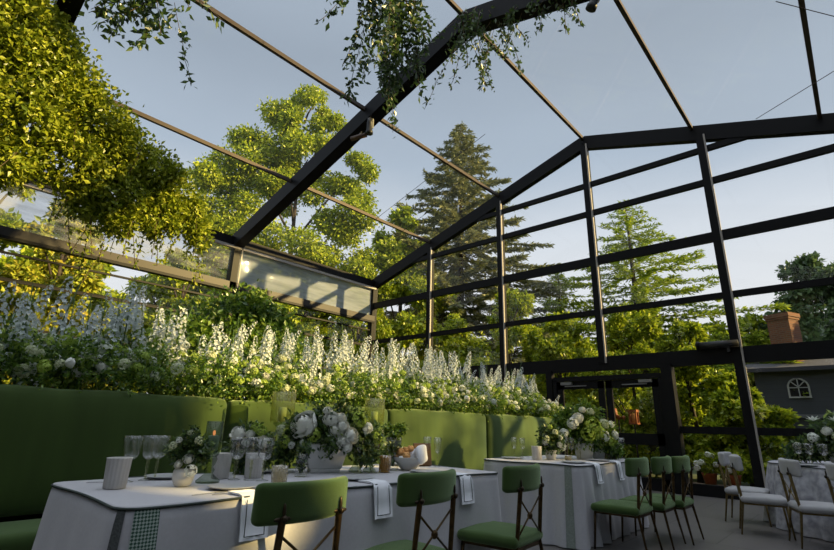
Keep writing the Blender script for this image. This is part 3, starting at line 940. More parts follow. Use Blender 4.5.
# ribbed cups
def rib(th, z): return .045 * np.cos(th * 18)
cup = obj('ribbed_cup', MB().lathe([(.045, 0), (.052, .003), (.058, .145), (.060, .15), (.056, .151), (.050, .01), (.01, .008)], 72, (0, 0, 0), lambda th, z: .03 * np.cos(th * 18)).mesh('ribbed_cup', M_cup, True))
for i, (x, y, sc, l) in enumerate([(-2.975, .975, .82, 'white ribbed cup standing alone at the left end of the near table'),
                                (-3.12, 1.62, .93, 'white ribbed cup behind the goblets, just right of the candle stand'),
                                (-3.03, 1.80, .93, 'white ribbed cup behind the goblets, left of the crystal votive'),
                                (-2.944, 5.40, .75, 'white ribbed cup at the left of the second table'),
                                (-2.5, 6.55, .6, 'small white cup among the glasses at the far end of the second table')]):
    place(cup, i > 0, x, y, ZT, l, 'cup', 'white ribbed cups')

# plates
def make_plate(rim=True):
    t = obj('plate', MB().lathe([(.07, 0), (.085, .002), (.125, .014), (.13, .017), (.125, .018), (.085, .007), (.01, .006)], 36).mesh('plate', pmat('plate_glaze', (.42, .43, .44), .3), True))
    return t
pl = make_plate()
for i, (x, y, l) in enumerate([(-3.30, .99 + .38, 'plate behind the three goblets at the left of the near table'),
                               (-2.62, 1.44, 'plate in front of the candle stand on the near table'),
                               (-3.32, 2.02, 'plate behind the ribbed cups on the near table'),
                               (-2.58, 2.28, 'plate right of the nearest chair back'),
                               (-2.62, 3.05, 'plate beside the hanging napkin right of the bread bowl'),
                               (-3.28, 3.40, 'plate behind the wooden card holder'),
                               (-3.2, 5.28, 'plate at the left end of the second table'),
                               (-2.46, 5.30, 'plate at the front corner of the second table'),
                               (-2.44, 5.95, 'plate in the middle of the second table front'),
                               (-.62, 7.68, 'plate at the front edge of the round table')]):
    place(pl, i > 0, x, y, ZT, l, 'plate', 'dinner plates')
# cutlery
fk = MB(); fk.bar((0, 0, .004), (.12, 0, .006), .008, .003); fk.bar((.12, 0, .006), (.145, 0, .004), .02, .003)
for k in (-.008, -.0027, .0027, .008): fk.bar((.143, k, .004), (.19, k, .006), .003, .002)
fk = obj('fork', fk.mesh('fork', M_steel))
for i, (x, y, a, l) in enumerate([(-2.48, 1.16, 95, 'fork lying below the small white flower bowl'), (-2.44, 1.24, 80, 'fork beside the plate edge in front of the flower bowl'), (-3.28, .93, 60, 'fork left of the lone ribbed cup')]):
    place(fk, i > 0, x, y, ZT, l, 'fork', 'forks', math.radians(a))

# napkins hanging over the table edge
def make_napkin():
    t = bpy.data.objects.new('napkin', None); link(t)
    def sheet(inset, off, zc):
        V = []; w = .066 - inset
        path = [(-.13 + inset, .002 + off), (-.02, .002 + off), (.012, -.002 + off * .6), (.026 + off, -.03), (.034 + off, -.10), (.040 + off, -.19 + inset)]
        n = 9
        for x, z in path:
            for j in range(n):
                u = j / (n - 1) * 2 - 1
                V.append((x + .004 * math.cos(u * 5), u * w + (x > .02) * .01 * u, z))
        F = [(i * n + j, (i + 1) * n + j, (i + 1) * n + j + 1, i * n + j + 1) for i in range(len(path) - 1) for j in range(n - 1)]
        return V, F
    def slab(inset, o0, o1, mat, name):
        V0, F0 = sheet(inset, o0, 0); V1, F1 = sheet(inset, o1, 0)
        k = len(V0); n = 9; rows = len(V0) // n
        F = [f[::-1] for f in F0] + [tuple(i + k for i in f) for f in F1]
        per = [j for j in range(n)] + [i * n + n - 1 for i in range(1, rows)] + [(rows - 1) * n + j for j in range(n - 2, -1, -1)] + [i * n for i in range(rows - 2, 0, -1)]
        for a, b in zip(per, per[1:] + per[:1]): F.append((a, b, b + k, a + k))
        return MB().add(np.array(V0 + V1), F).build(name, mat, t, True)
    slab(0, .002, .010, M_napkin, 'linen')
    m = MB()
    for u in (-.048, .048): m.tube([(.035, u, -.012), (.046, u * 1.05, -.10), (.0515, u * 1.1, -.172)], .0022, 5)
    m.tube([(.0515, -.054, -.172), (.0515, .054, -.172)], .0022, 5)
    m.build('dark_border', M_pipe, t, True)
    return t
nap = make_napkin()
for i, (x, y, a, l) in enumerate([(-2.335, 1.40, 0, 'white bordered napkin hanging left of the nearest chair back'),
                                  (-2.335, 2.27, 0, 'white bordered napkin hanging between the first and second chairs'),
                                  (-2.335, 3.14, 0, 'white bordered napkin hanging between the second and third chairs'),
                                  (-2.255, 5.40, 0, 'white bordered napkin hanging at the near corner of the second table'),
                                  (-2.255, 6.02, 0, 'white bordered napkin hanging behind a chair at the second table')]):
    place(nap, i > 0, x, y, .757, l, 'napkin', 'napkins hanging over table edges', math.radians(a))
# bouquets -------------------------------------------------------------
def bouquet(name, label, loc, lumps, n, L, flowers, group='table bouquets', mat=M_leafd, stems=None):
    t = thing(name, label, 'bouquet', loc, 0, group)
    m = MB()
    for k in range(9):
        c = lumps[rng.integers(0, len(lumps))]
        m.tube([(rng.normal() * .008, rng.normal() * .008, stems if stems is not None else -.07), tuple(np.array(c[:3]) * .6), c[:3]], .0022, 5)
    m.build('stems', M_stem, t, True)
    V, F = blob_leaves(lumps, n, L, shell=.25)
    o = obj('foliage', mesh_np('foliage', V, F, mat), t)
    cam = np.array([0, 0, 1.11])
    for kind, x, y, z, sc in flowers:
        me = {'rose': RO, 'viburnum': BL, 'hydrangea': BWH, 'cream': BC}[kind]
        nm = 'hydrangea' if kind == 'cream' else kind
        d = unit(np.array([x, y, max(z, .03) * .9]) + np.array([.05, -.04, .03]))
        q = Vector(d).to_track_quat('Z', 'Y').to_euler()
        part(nm, me[rng.integers(0, len(me) if kind != 'hydrangea' else 2)], t, (x, y, z), tuple(q), sc)
    return t
# image-right is (+x,+y) and image-left (-x,-y) when seen from the photographer's side
R_ = np.array([.62, .78]); Fw = np.array([.78, -.62])
def f3(kind, r, f, z, sc): return (kind, R_[0] * r + Fw[0] * f, R_[1] * r + Fw[1] * f, z, sc)
def l3(r, f, z, s, s2=None):
    s2 = s2 or s
    return (R_[0] * r + Fw[0] * f, R_[1] * r + Fw[1] * f, z, s, s, s2)

# centrepiece urn
ux, uy = -3.10, 2.42
t = thing('urn', 'pale rectangular flared ceramic urn in the middle of the near table', 'vase', (ux, uy, ZT))
def urnfn(u):
    u = u.copy(); k = 1 + .45 * (u[:, 2] / .09 + 1) / 2
    u[:, 0] *= k; u[:, 1] *= k; return u
MB().rbox((0, 0, .115), (.15, .24, .18), .01, 4, urnfn).build('bowl', M_ceramic, t, True)
MB().rbox((0, 0, .013), (.15, .22, .026), .006, 3).build('foot', M_ceramic, t, True)
t.rotation_euler = (0, 0, -.45)
bouquet('bouquet', 'large bouquet of white roses and greenery in the ceramic urn', (ux, uy, ZT + .21),
        [l3(0, 0, .06, .16), l3(-.18, .02, .06, .13), l3(.17, .02, .08, .13), l3(-.27, 0, -.03, .10), l3(.28, 0, .0, .12), l3(.33, .02, -.09, .08), l3(-.05, 0, .16, .12), l3(.13, 0, .2, .09), l3(-.22, .03, .12, .09), l3(.36, 0, .07, .08), l3(-.30, .05, -.1, .07), l3(.05, .1, .02, .1), l3(.25, 0, .16, .07), l3(.10, 0, .28, .05)],
        6000, .040,
        [f3('rose', -.18, .13, .14, 1.55), f3('rose', .035, .13, .18, 1.0), f3('rose', .20, .14, .06, .95), f3('rose', .0, .10, .24, .55), f3('rose', .10, .15, .08, .75), f3('rose', .13, .16, .13, .7), f3('rose', .13, .17, .02, .75), f3('rose', .17, .16, -.02, .6), f3('rose', .07, .16, .10, .75), f3('rose', .11, .12, .19, .6), f3('rose', .33, .08, .12, .6),
         f3('viburnum', -.09, .13, .06, 1.0), f3('viburnum', .24, .1, .17, 1.0), f3('viburnum', -.29, .06, .0, .9), f3('hydrangea', .3, .08, .1, .7), f3('viburnum', .38, .05, .04, .8), f3('hydrangea', -.24, .12, -.02, .45), f3('hydrangea', -.16, .15, .0, .4), f3('cream', -.33, .06, .08, .7)])

# small flower bowl
t = thing('flower_bowl', 'small round white bowl with flowers at the left of the near table', 'vase', (-2.863, 1.275, ZT))
MB().lathe([(.028, 0), (.045, .01), (.058, .045), (.055, .08), (.045, .095), (.040, .094), (.05, .05), (.02, .012)], 24).build('bowl', M_ceramic, t, True)
bouquet('bouquet', 'small loose posy with a white rose in the round white bowl', (-2.863, 1.275, ZT + .09),
        [l3(0, 0, .06, .06), l3(-.06, 0, .1, .05), l3(.06, 0, .11, .06), l3(0, 0, .16, .05), l3(.09, 0, .07, .04), l3(.02, 0, .2, .03)], 1300, .028,
        [f3('rose', .025, .055, .06, .42), f3('rose', -.025, .05, .03, .34), f3('cream', -.07, .03, .12, .4), f3('cream', .06, .03, .15, .4), f3('hydrangea', -.04, .04, .15, .3), f3('hydrangea', .05, .06, -.005, .55), f3('cream', .01, .03, .19, .3)], stems=-.06)

# candle stand
t = thing('candle_holder', 'smoky green glass candle stand with lit candle on the near table', 'candle holder', (-2.955, 1.462, ZT))
lathe_obj('base', [(.066, 0), (.068, .012), (.045, .03), (.022, .05), (.032, .07), (.02, .085), (.033, .105), (.04, .13), (.03, .145), (.01, .146)], M_dkglass, t, 20)
lathe_obj('shade', [(.035, .145), (.046, .16), (.048, .2), (.050, .345), (.047, .345), (.045, .2), (.042, .165), (.01, .152)], M_dkglass, t, 24)
c = MB().lathe([(.032, .165), (.033, .262), (.02, .264), (.004, .263)], 18).build('candle', M_candle, t, True)
fm, nt, out = new_mat('flame'); em = nt.nodes.new('ShaderNodeEmission'); em.inputs[0].default_value = (1, .32, .12, 1); em.inputs[1].default_value = 1.6
nt.links.new(em.outputs[0], out.inputs[0])
MB().ball((0, 0, .278), (.009, .009, .016), 8, 6).build('flame', fm, c, True)
# posy behind candle
t = thing('posy_vase', 'dark glass vase behind the candle stand', 'vase', (-3.28, 1.90, ZT))
lathe_obj('body', [(.04, 0), (.045, .02), (.04, .10), (.03, .13), (.026, .13), (.035, .1), (.02, .01)], M_dkglass, t, 18)
bouquet('bouquet', 'bouquet of pale roses and dark leaves behind the candle stand', (-3.28, 1.90, ZT + .12),
        [l3(0, 0, .05, .09), l3(-.08, 0, .06, .08), l3(.09, 0, .08, .08), l3(0, 0, .15, .07), l3(-.02, .03, -.05, .07), l3(.1, 0, -.03, .06)], 2400, .04,
        [f3('rose', -.09, .07, .16, .8), f3('rose', .0, .08, .15, .5), f3('rose', .10, .08, .10, .7), f3('viburnum', .07, .07, .17, .7), f3('viburnum', .03, .05, .19, .6), f3('rose', -.02, .1, .09, .5)], stems=-.1)

# crystal votive, clear vase, smoky bottles, amber votive, clear beaker
def votive(name, label, cat, loc, r, h, mat, wobn=16, wa=.05):
    t = obj(name, MB().lathe([(r * .8, 0), (r * .95, .005), (r, h * .5), (r * 1.04, h), (r * .96, h), (r * .9, h * .3), (r * .3, .012)], 64, (0, 0, 0), lambda th, z: wa * np.cos(th * wobn)).mesh(name, mat, True), None, loc)
    return tag(t, label, cat)
votive('votive', 'gilt cut-crystal votive left of the rose centrepiece', 'candle holder', (-2.675, 1.765, ZT), .046, .10, M_crystal)
t = thing('cylinder_vase', 'clear glass cylinder vase of leaf stems before the urn', 'vase', (-2.93, 2.10, ZT))
lathe_obj('glass', [(.04, 0), (.042, .004), (.042, .15), (.039, .15), (.039, .012), (.01, .01)], M_glass, t, 22)
bouquet('leaf_sprig', 'sprig of leaves inside the clear cylinder vase', (-2.93, 2.10, ZT + .05), [(0, 0, .02, .025, .025, .03), (0, 0, .08, .03, .03, .04), (.01, .02, .13, .035, .035, .04)], 260, .035, [], stems=-.03)
for x, y, l in ((-2.99, 2.64, 'smoky green glass candlestick foot behind the goblets, left of two'), (-2.94, 2.74, 'smoky green glass candlestick foot behind the goblets, right of two')):
    t = obj('candlestick', MB().lathe([(.05, 0), (.052, .012), (.03, .035), (.018, .06), (.026, .08), (.012, .10), (.02, .13), (.01, .132)], 18).mesh('candlestick', M_dkglass, True), None, (x, y, ZT))
    tag(t, l, 'candle holder', 'smoky glass candlesticks')
votive('votive', 'amber cut-glass votive right of the goblets', 'candle holder', (-2.83, 2.80, ZT), .044, .12, M_gold)
t = thing('beaker_vase', 'tall flared glass beaker of greenery beside the amber votive', 'vase', (-2.93, 2.99, ZT))
lathe_obj('glass', [(.035, 0), (.045, .004), (.05, .12), (.07, .25), (.067, .25), (.047, .12), (.04, .012), (.01, .01)], M_glass, t, 24)
bouquet('leaf_sprig', 'greenery standing in the tall flared glass beaker', (-2.93, 2.99, ZT + .12), [(0, 0, .0, .03, .03, .05), (0, 0, .08, .045, .045, .05), (0, 0, .17, .07, .07, .04), l3(.05, 0, .2, .04), l3(-.05, 0, .19, .04)], 1100, .035, [], mat=M_leaf, stems=-.09)
bouquet('leaf_sprig', 'low sprig of pale blossoms behind the bread bowl', (-3.26, 3.28, ZT + .08), [l3(0, 0, .02, .06), l3(.08, 0, .04, .05), l3(-.08, 0, .03, .05), l3(0, 0, .09, .04)], 900, .03,
        [f3('cream', .05, .03, .08, .35), f3('cream', -.05, .03, .09, .35), f3('hydrangea', .1, .03, .07, .3), f3('hydrangea', 0, .04, .11, .3)], stems=-.08)

# hurricane lanterns
for x, y, l in ((-3.78, 2.46, 'fluted glass hurricane lantern against the sunlit backrest, left of the roses'), (-3.74, 3.52, 'fluted glass hurricane lantern against the backrest, right of the roses')):
    t = thing('hurricane_lantern', l, 'lantern', (x, y, 0), 0, 'fluted glass hurricane lanterns')
    zb = .46
    lathe_obj('shade', [(.09, 1.10), (.098, 1.11), (.10, 1.36), (.096, 1.36), (.094, 1.12), (.02, 1.108)], M_hurr, t, 80, lambda th, z: .03 * np.cos(th * 20))
    lathe_obj('stand', [(.10, zb), (.10, zb + .02), (.03, zb + .05), (.022, zb + .3), (.035, zb + .33), (.02, zb + .36), (.022, 1.05), (.07, 1.09), (.07, 1.105), (.01, 1.106)], M_dkglass, t, 18)
    MB().lathe([(.035, 1.109), (.036, 1.23), (.01, 1.232)], 16).build('candle', M_candle, t, True)

# bread bowl
t = thing('bread_bowl', 'white bowl on the near table holding a linen and bread', 'bowl', (-2.86, 3.10, ZT))
MB().lathe([(.045, 0), (.06, .006), (.10, .05), (.135, .10), (.13, .102), (.095, .055), (.05, .014), (.005, .012)], 30).build('body', M_ceramic, t, True)
t = obj('napkin', MB().rbox((0, 0, 0), (.15, .17, .09), .04, 8, lambda u: u * (1 + .22 * np.sin(u[:, :1] * 45 + u[:, 1:2] * 30)) + np.c_[0 * u[:, 0], 0 * u[:, 0], .03 * np.sin(u[:, 0] * 60)]).mesh('napkin', M_napkin, True), None, (-2.80, 3.155, ZT + .115))
tag(t, 'white crumpled linen folded in the bread bowl', 'napkin')
for k, (dx, dy, dz, s, l) in enumerate([(-.07, -.085, .115, .036, 'peach bread roll at the left rim of the white bowl'), (-.02, -.075, .135, .034, 'peach bread roll left of centre in the white bowl'), (.0, -.03, .15, .036, 'peach bread roll on top of the bread heap'), (-.07, -.02, .14, .034, 'peach bread roll at the back of the white bowl'), (.045, -.075, .115, .034, 'peach bread roll at the front of the white bowl'), (.03, -.01, .165, .03, 'small peach bread roll against the linen')]):
    m = MB(); m.ball((0, 0, 0), (s, s, s * .8), 12, 8)
    for q in range(4): m.ball((math.cos(q * 1.6) * s * .5, math.sin(q * 1.6) * s * .5, s * .35), s * .5, 8, 6)
    o = m.build('bread_roll', M_bread, None, True, (-2.86 + dx, 3.10 + dy, ZT + dz)); tag(o, l, 'bread', 'bread rolls in the white bowl')
t = thing('card_holder', 'brown wooden card holder standing behind the bread bowl', 'card holder', (-3.06, 3.50, ZT), -.5)
MB().rbox((0, 0, .10), (.02, .17, .19), .006, 3, lambda u: u + np.c_[-.2 * u[:, 2], 0 * u[:, 0], 0 * u[:, 0]]).build('board', M_wood, t)
MB().box((-.03, 0, .008), (.09, .15, .016)).build('foot', M_wood, t)

# second table flowers
def pot(label, loc, r, h, mat=M_ceramic):
    o = MB().lathe([(r * .62, 0), (r * .7, .004), (r, h), (r * .93, h), (r * .6, .012), (.004, .01)], 24).build('flower_pot', mat, None, True, loc)
    return tag(o, label, 'vase', 'white pots on the second table')
pot('small white pot of flowers at the left of the second table', (-2.86, 5.59, ZT), .075, .11)
bouquet('bouquet', 'small green and white posy in the left pot on the second table', (-2.86, 5.59, ZT + .12), [l3(0, 0, .05, .10), l3(-.06, 0, .08, .09), l3(.07, 0, .1, .09), l3(0, 0, .17, .08), l3(-.08, 0, .2, .05), l3(.05, 0, .24, .05)], 2600, .04,
        [f3('cream', -.08, .08, .12, .6), f3('rose', .09, .08, .06, .6), f3('rose', -.1, .07, .08, .6), f3('cream', .03, .08, .19, .6), f3('hydrangea', .1, .06, .13, .5), f3('viburnum', -.02, .06, .25, .5)])
pot('white flared pot under the tall bouquet on the second table', (-2.70, 6.16, ZT), .13, .19)
bouquet('bouquet', 'tall airy bouquet of white and lime flowers on the second table', (-2.70, 6.16, ZT + .20), [l3(0, 0, .08, .18), l3(-.2, 0, .15, .14), l3(.2, 0, .12, .16), l3(0, 0, .28, .15), l3(-.15, 0, .34, .10), l3(.15, 0, .33, .12), l3(.3, 0, .02, .12), l3(.35, 0, .15, .10), l3(-.32, 0, .06, .10), l3(.05, 0, .44, .07), l3(-.3, 0, .25, .08), l3(.42, 0, -.08, .09)], 6500, .05,
        [f3('rose', -.14, .16, .30, 1.1), f3('hydrangea', -.2, .15, .22, 1.2), f3('viburnum', .05, .17, .2, 1.7), f3('viburnum', -.02, .17, .1, 1.5), f3('viburnum', .13, .15, .12, 1.5), f3('cream', .22, .14, .22, 1.1), f3('hydrangea', .2, .16, .08, 1.1), f3('rose', .4, .1, .1, .8), f3('hydrangea', -.3, .1, .1, 1.), f3('hydrangea', -.34, .1, -.06, .9), f3('cream', .05, .13, .36, .9), f3('rose', -.05, .13, .4, .7), f3('hydrangea', .34, .1, .22, .7), f3('viburnum', .3, .12, .02, 1.0)], mat=M_leaf, stems=-.15)
pot('white pot right of the tall bouquet on the second table', (-2.62, 6.40, ZT), .10, .13)
bouquet('bouquet', 'low posy in the pot right of the tall bouquet', (-2.62, 6.40, ZT + .13), [l3(0, 0, .03, .10), l3(.1, 0, .05, .09), l3(-.05, 0, .1, .07)], 1600, .04, [f3('hydrangea', .05, .09, .06, .7), f3('cream', -.05, .09, .07, .6), f3('hydrangea', .14, .06, .1, .5)], stems=-.09)
votive('votive', 'tiny crystal votive beside the left pot on the second table', 'candle holder', (-2.70, 5.70, ZT), .035, .05, M_crystal)
votive('votive', 'small crystal cup at the far end of the second table', 'candle holder', (-2.55, 6.48, ZT), .05, .075, M_crystal)

# round table flowers
pot3 = MB().lathe([(.07, 0), (.075, .005), (.12, .15), (.112, .15), (.06, .012), (.004, .01)], 24).build('flower_pot', M_ceramic, None, True, (-.35, 8.45, ZT)); tag(pot3, 'pale pot under the spiky bouquet on the round table', 'vase')
bouquet('bouquet', 'wide leafy bouquet with upright white blooms on the round table', (-.35, 8.45, ZT + .14), [(0, 0, .1, .22, .22, .15), (-.25, -.05, .05, .18, .16, .12), (.25, 0, .1, .2, .2, .15), (0, 0, .25, .15, .15, .12), (-.4, -.1, .0, .12, .12, .10), (.1, -.1, .2, .15, .15, .1)], 6500, .06,
        [('hydrangea', -.2, -.16, .18, 1.1), ('cream', .05, -.2, .2, 1.1), ('hydrangea', .2, -.2, .12, 1.2), ('rose', -.05, -.2, .28, .9), ('cream', -.38, -.12, .06, 1.), ('hydrangea', -.42, -.1, -.03, .9)], stems=-.1)
for x, y, l in ((-.52, 8.40, 'tall white star-shaped bloom at the left of the round-table bouquet'), (-.30, 8.42, 'tall white star-shaped bloom in the middle of the round-table bouquet')):
    t = thing('lily', l, 'flower', (x, y, ZT + .12), 0, 'star blooms over the round-table bouquet')
    MB().tube([(0, 0, 0), (0, 0, .42)], .004, 5).build('stem', M_stem, t)
    th = np.arange(12) * PI / 6
    D = np.c_[np.cos(th), np.sin(th), np.full(12, .5) * (1 + (np.arange(12) % 2))]
    V, F = leaf_arrays(np.tile([0, 0, .41], (12, 1)), D, np.tile([0, 0, 1.], (12, 1)), .10, .035, .2)
    obj('bloom', mesh_np('bloom', V, F, M_petal), t)

# ------------------------------------------------------------------ outdoors
def broadleaf(label, base, lumps, n, L, mat, group, trunk_r=.22, name='broadleaf_tree'):
    t = thing(name, label, 'tree', base, 0, group)
    lumps = np.asarray(lumps, float)
    top = lumps[:, 2].max()
    m = MB()
    pts = [(0, 0, 0), (.1, .05, top * .3), (0, .1, top * .6), (0, 0, top * .9)]
    m.tube(pts, [trunk_r, trunk_r * .75, trunk_r * .45, .04], 8)
    for c in lumps:
        z0 = max(.2 * top, c[2] - abs(c[0]) - abs(c[1]) - .5)
        p = np.array([0, .05, min(z0, c[2])])
        m.tube([p, (p + c[:3]) / 2 + [0, 0, .15], c[:3]], [trunk_r * .35, trunk_r * .22, .03], 6)
    m.build('trunk', M_bark, t, True)
    # each lump breaks into sprays so light passes between them
    sub = []
    for c in lumps:
        k = 8
        d = unit(rng.normal(size=(k, 3)))
        for q in d:
            sub.append(tuple(c[:3] + q * c[3:] * .75) + tuple(c[3:] * rng.uniform(.34, .54)))
    V, F = blob_leaves(sub, n, L, shell=.3)
    obj('foliage', mesh_np('foliage', V, F, mat), t)
    return t
def auto_lumps(rx, ry, z0, z1, n, shape=.5, s=(.16, .28)):
    out = []
    H = z1 - z0
    for k in range(n):
        u = (k + .5) / n
        z = z0 + H * u
        prof = max(.12, math.sin(PI * min(1, u * (1 - shape * .5) + .22)) ** .8)
        a = k * 2.4; r = rng.uniform(.35, .8) * prof
        sc = rng.uniform(*s) * (rx + ry) * .9 * max(.55, prof)
        out.append((math.cos(a) * r * rx, math.sin(a) * r * ry, z, sc, sc, sc * .8))
    return out
def conifer(label, base, H, R, mat, droop, whorls, spray, L, group, name='conifer', fill=1., z0=.12):
    t = thing(name, label, 'tree', base, 0, group)
    m = MB(); m.tube([(0, 0, 0), (0, 0, H * .5), (0, 0, H)], [.28, .16, .02], 8)
    Ps = []; Ds = []; Ls = []
    for w in range(whorls):
        u = z0 + (1 - z0) * (w + rng.random() * .5) / whorls
        z = H * u
        rr = R * (1 - u) ** (.78 if droop > .2 else .85) * rng.uniform(.75, 1.1) + .12
        nb = int(rng.integers(5, 8))
        a0 = rng.random() * 6
        for b in range(nb):
            a = a0 + b * 2 * PI / nb + rng.normal() * .2
            r = rr * rng.uniform(.65, 1.12)
            q = 5
            s = np.linspace(0, 1, q)
            P = np.stack([np.cos(a) * r * s, np.sin(a) * r * s, z - droop * r * s ** 1.3 + droop * .5 * r * s ** 3], 1)
            m.tube(P, np.linspace(.04, .008, q) * max(.4, r / R), 4, False)
            k = int(spray * r * fill) + 3
            f = rng.random(k) ** .7
            C = np.stack([np.interp(f, s, P[:, i]) for i in range(3)], 1)
            side = np.array([-math.sin(a), math.cos(a), 0])
            sd = rng.choice([-1, 1], k)[:, None]
            D = np.array([math.cos(a), math.sin(a), 0]) * rng.uniform(.2, 1, (k, 1)) + side * sd * rng.uniform(.1, 1, (k, 1)) + np.array([0, 0, 1.]) * (rng.normal(size=(k, 1)) * .25 - droop * .6)
            Ps.append(C + rng.normal(size=(k, 3)) * .05); Ds.append(D); Ls.append(L * rng.uniform(.5, 1.3, k) * (1.15 - .5 * u))
    m.build('trunk', M_bark, t, True)
    P = np.concatenate(Ps); D = np.concatenate(Ds); Lf = np.concatenate(Ls)
    V, F = leaf_arrays(P, D, rng.normal(size=P.shape) * .6 + [0, 0, .8], Lf, Lf * .28, .1)
    obj('foliage', mesh_np('foliage', V, F, mat), t)
    return t
G = 'trees around the tent'
gz = -.15
# tall sunlit tree behind left roof
lm = [(-2.2, -3.8, 10.4, 1.3, 1.5, 1.2), (-1.4, -3.4, 7.4, 1.6, 1.8, 1.4), (2.0, 3.4, 7.6, 1.6, 1.8, 1.5), (.2, 0, 5., 1.9, 2.4, 1.6), (.3, .3, 18.2, 1.0, 1.0, 1.0), (-.6, -.8, 16.8, 1.4, 1.4, 1.1), (1.0, 1.2, 16.4, 1.3, 1.3, 1.1), (-1.6, -2.2, 14.6, 1.7, 1.7, 1.3), (.4, .3, 14.8, 1.7, 1.7, 1.3), (1.7, 2.2, 14.2, 1.4, 1.4, 1.1),
      (-1.5, -3.0, 12.2, 1.7, 1.7, 1.4), (.2, -.4, 12.3, 1.8, 1.8, 1.4), (1.6, 2.3, 11.8, 1.6, 1.6, 1.3), (-1.3, -2.6, 9.6, 1.6, 1.6, 1.2), (.5, 0, 9.6, 1.9, 1.9, 1.4), (1.6, 2.4, 9.2, 1.6, 1.6, 1.3), (-.9, -1.6, 7.2, 1.7, 1.7, 1.3), (1., 1.2, 7., 1.8, 1.8, 1.3)]
broadleaf('tall sunlit yellow-green tree behind the roof at left', (-20.3, 12.6, gz), lm, 100000, .20, M_tr1, G)
broadleaf('mid-height green tree between the sunlit tree and the spruce', (-18.2, 18.6, gz), auto_lumps(3.4, 3.4, 2, 13.4, 15), 34000, .27, M_tr1, G)
conifer('tall dark brownish spruce behind the roof at centre', (-17.5, 23.4, gz), 21.6, 10.2, M_tr2, .24, 48, 105, .38, G, 'spruce')
conifer('feathery light green conifer behind the gable at right of centre', (-8.1, 26.6, gz), 14.0, 9.6, M_tr3, .05, 30, 70, .34, G, 'larch')
conifer('smaller feathery conifer left of the tall feathery one', (-12.2, 26.0, gz), 10.4, 6.2, M_tr3, .06, 22, 70, .32, G, 'larch')
broadleaf('dark round-headed tree behind the brick chimney', (.0, 31, gz), auto_lumps(5.0, 4.2, 2.2, 9.4, 18), 42000, .3, M_tr4, G)
broadleaf('dark tree overhanging the grey house at the right edge', (3.0, 28.6, gz), auto_lumps(2.8, 2.8, 2.2, 8.2, 14), 18000, .27, M_tr4, G)
# trees seen through the left wall
lw = [((-17.6, -.2), 2.0, 9.2, M_autumn, 'golden-leaved tree outside the left wall, farthest left'),
      ((-17.6, 3.0), 2.1, 7.6, M_autumn, 'golden-leaved tree outside the left wall, behind the white spikes'),
      ((-17.2, 6.6), 1.9, 7.0, M_shrub, 'green tree outside the left wall, left of the eave post'),
      ((-16.8, 9.6), 2.0, 7.4, M_tr1, 'green tree outside the left wall, right of the eave post'),
      ((-15.8, 13.6), 2.2, 6.8, M_shrub, 'green tree outside the far left corner of the tent'),
      ((-19.5, 1.2), 2.3, 9.5, M_tr1, 'tall tree standing behind the golden-leaved trees')]
for (x, y), r, h, mt, l in lw:
    broadleaf(l, (x, y, gz), auto_lumps(r, r, .8, h, 13), 19000, .2, mt, G, .14)
# bright shrubs outside the gable
hs = [((-12.0, 15.6), 2.0, 5.6, 'bright shrub outside the gable, leftmost, behind the flower bank'),
      ((-9.6, 15.8), 2.1, 6.2, 'bright shrub outside the gable, second from the left'),
      ((-7.4, 15.4), 1.9, 5.0, 'bright shrub behind the left door leaf'),
      ((-5.2, 15.7), 1.9, 4.8, 'bright shrub behind the right door leaf'),
      ((-3.5, 15.0), 1.5, 4.2, 'bright shrub outside the gable between the door and the right post'),
      ((-2.2, 14.0), 1.0, 2.3, 'low bright shrub just left of the round table')]
for (x, y), r, h, l in hs:
    broadleaf(l, (x, y, gz), auto_lumps(r, r, .3, h, 15), 24000, .15, M_shrub, 'shrubs outside the gable', .08, 'shrub')
for (x, y), r, h, l in [((-.4, 17), 1.6, 1.7, 'dark low shrub before the grey house, left of two'), ((2.0, 16), 1.6, 1.9, 'dark low shrub before the grey house, right of two')]:
    broadleaf(l, (x, y, gz), auto_lumps(r, r, .3, h, 8), 7000, .15, M_tr4, 'shrubs outside the gable', .08, 'shrub')
# backing woodland
for k, (x, y, h) in enumerate([(-24, 4, 9), (-25, 9, 9), (-15, 31, 8), (-9.5, 32, 8.5), (-4.2, 31, 7), (-22, 17, 9)]):
    broadleaf(['woodland tree far left beyond the tent', 'woodland tree behind the tall sunlit tree', 'woodland tree at the foot of the spruce', 'woodland tree behind the feathery conifer', 'woodland tree left of the brick chimney', 'woodland tree between sunlit tree and spruce'][k], (x, y, gz), auto_lumps(3.4, 3.4, .6, h, 14), 20000, .3, [M_tr1, M_tr1, M_tr3, M_shrub, M_shrub, M_tr1][k], G)

# house and chimney
h = thing('house', 'grey clapboard house with brick chimney and arched window beyond the gable at right', 'house', (0, 22.6, gz))
MB().box((.55, 1.5, 1.8), (6.9, 3, 3.6)).build('wall', M_siding, h)
V = [(-3.2, -.35, 3.62), (4.2, -.35, 3.62), (4.2, 2.6, 4.35), (-3.2, 2.6, 4.35), (-3.2, -.35, 3.48), (4.2, -.35, 3.48), (4.2, 2.6, 4.15), (-3.2, 2.6, 4.15)]
MB().add(V, [(0, 1, 2, 3), (7, 6, 5, 4), (0, 4, 5, 1), (1, 5, 6, 2), (2, 6, 7, 3), (3, 7, 4, 0)]).build('roof', M_shingle, h)
m = MB(); a = np.linspace(0, PI, 13)
wx, wz, wr_ = -1.62, 2.92, .30
arcp = [(math.cos(q) * wr_, math.sin(q) * wr_) for q in a]
m.tube([(wx + wr_, -.03, wz - .36)] + [(wx + x, -.03, wz + z) for x, z in arcp] + [(wx - wr_, -.03, wz - .36)], .032, 6)
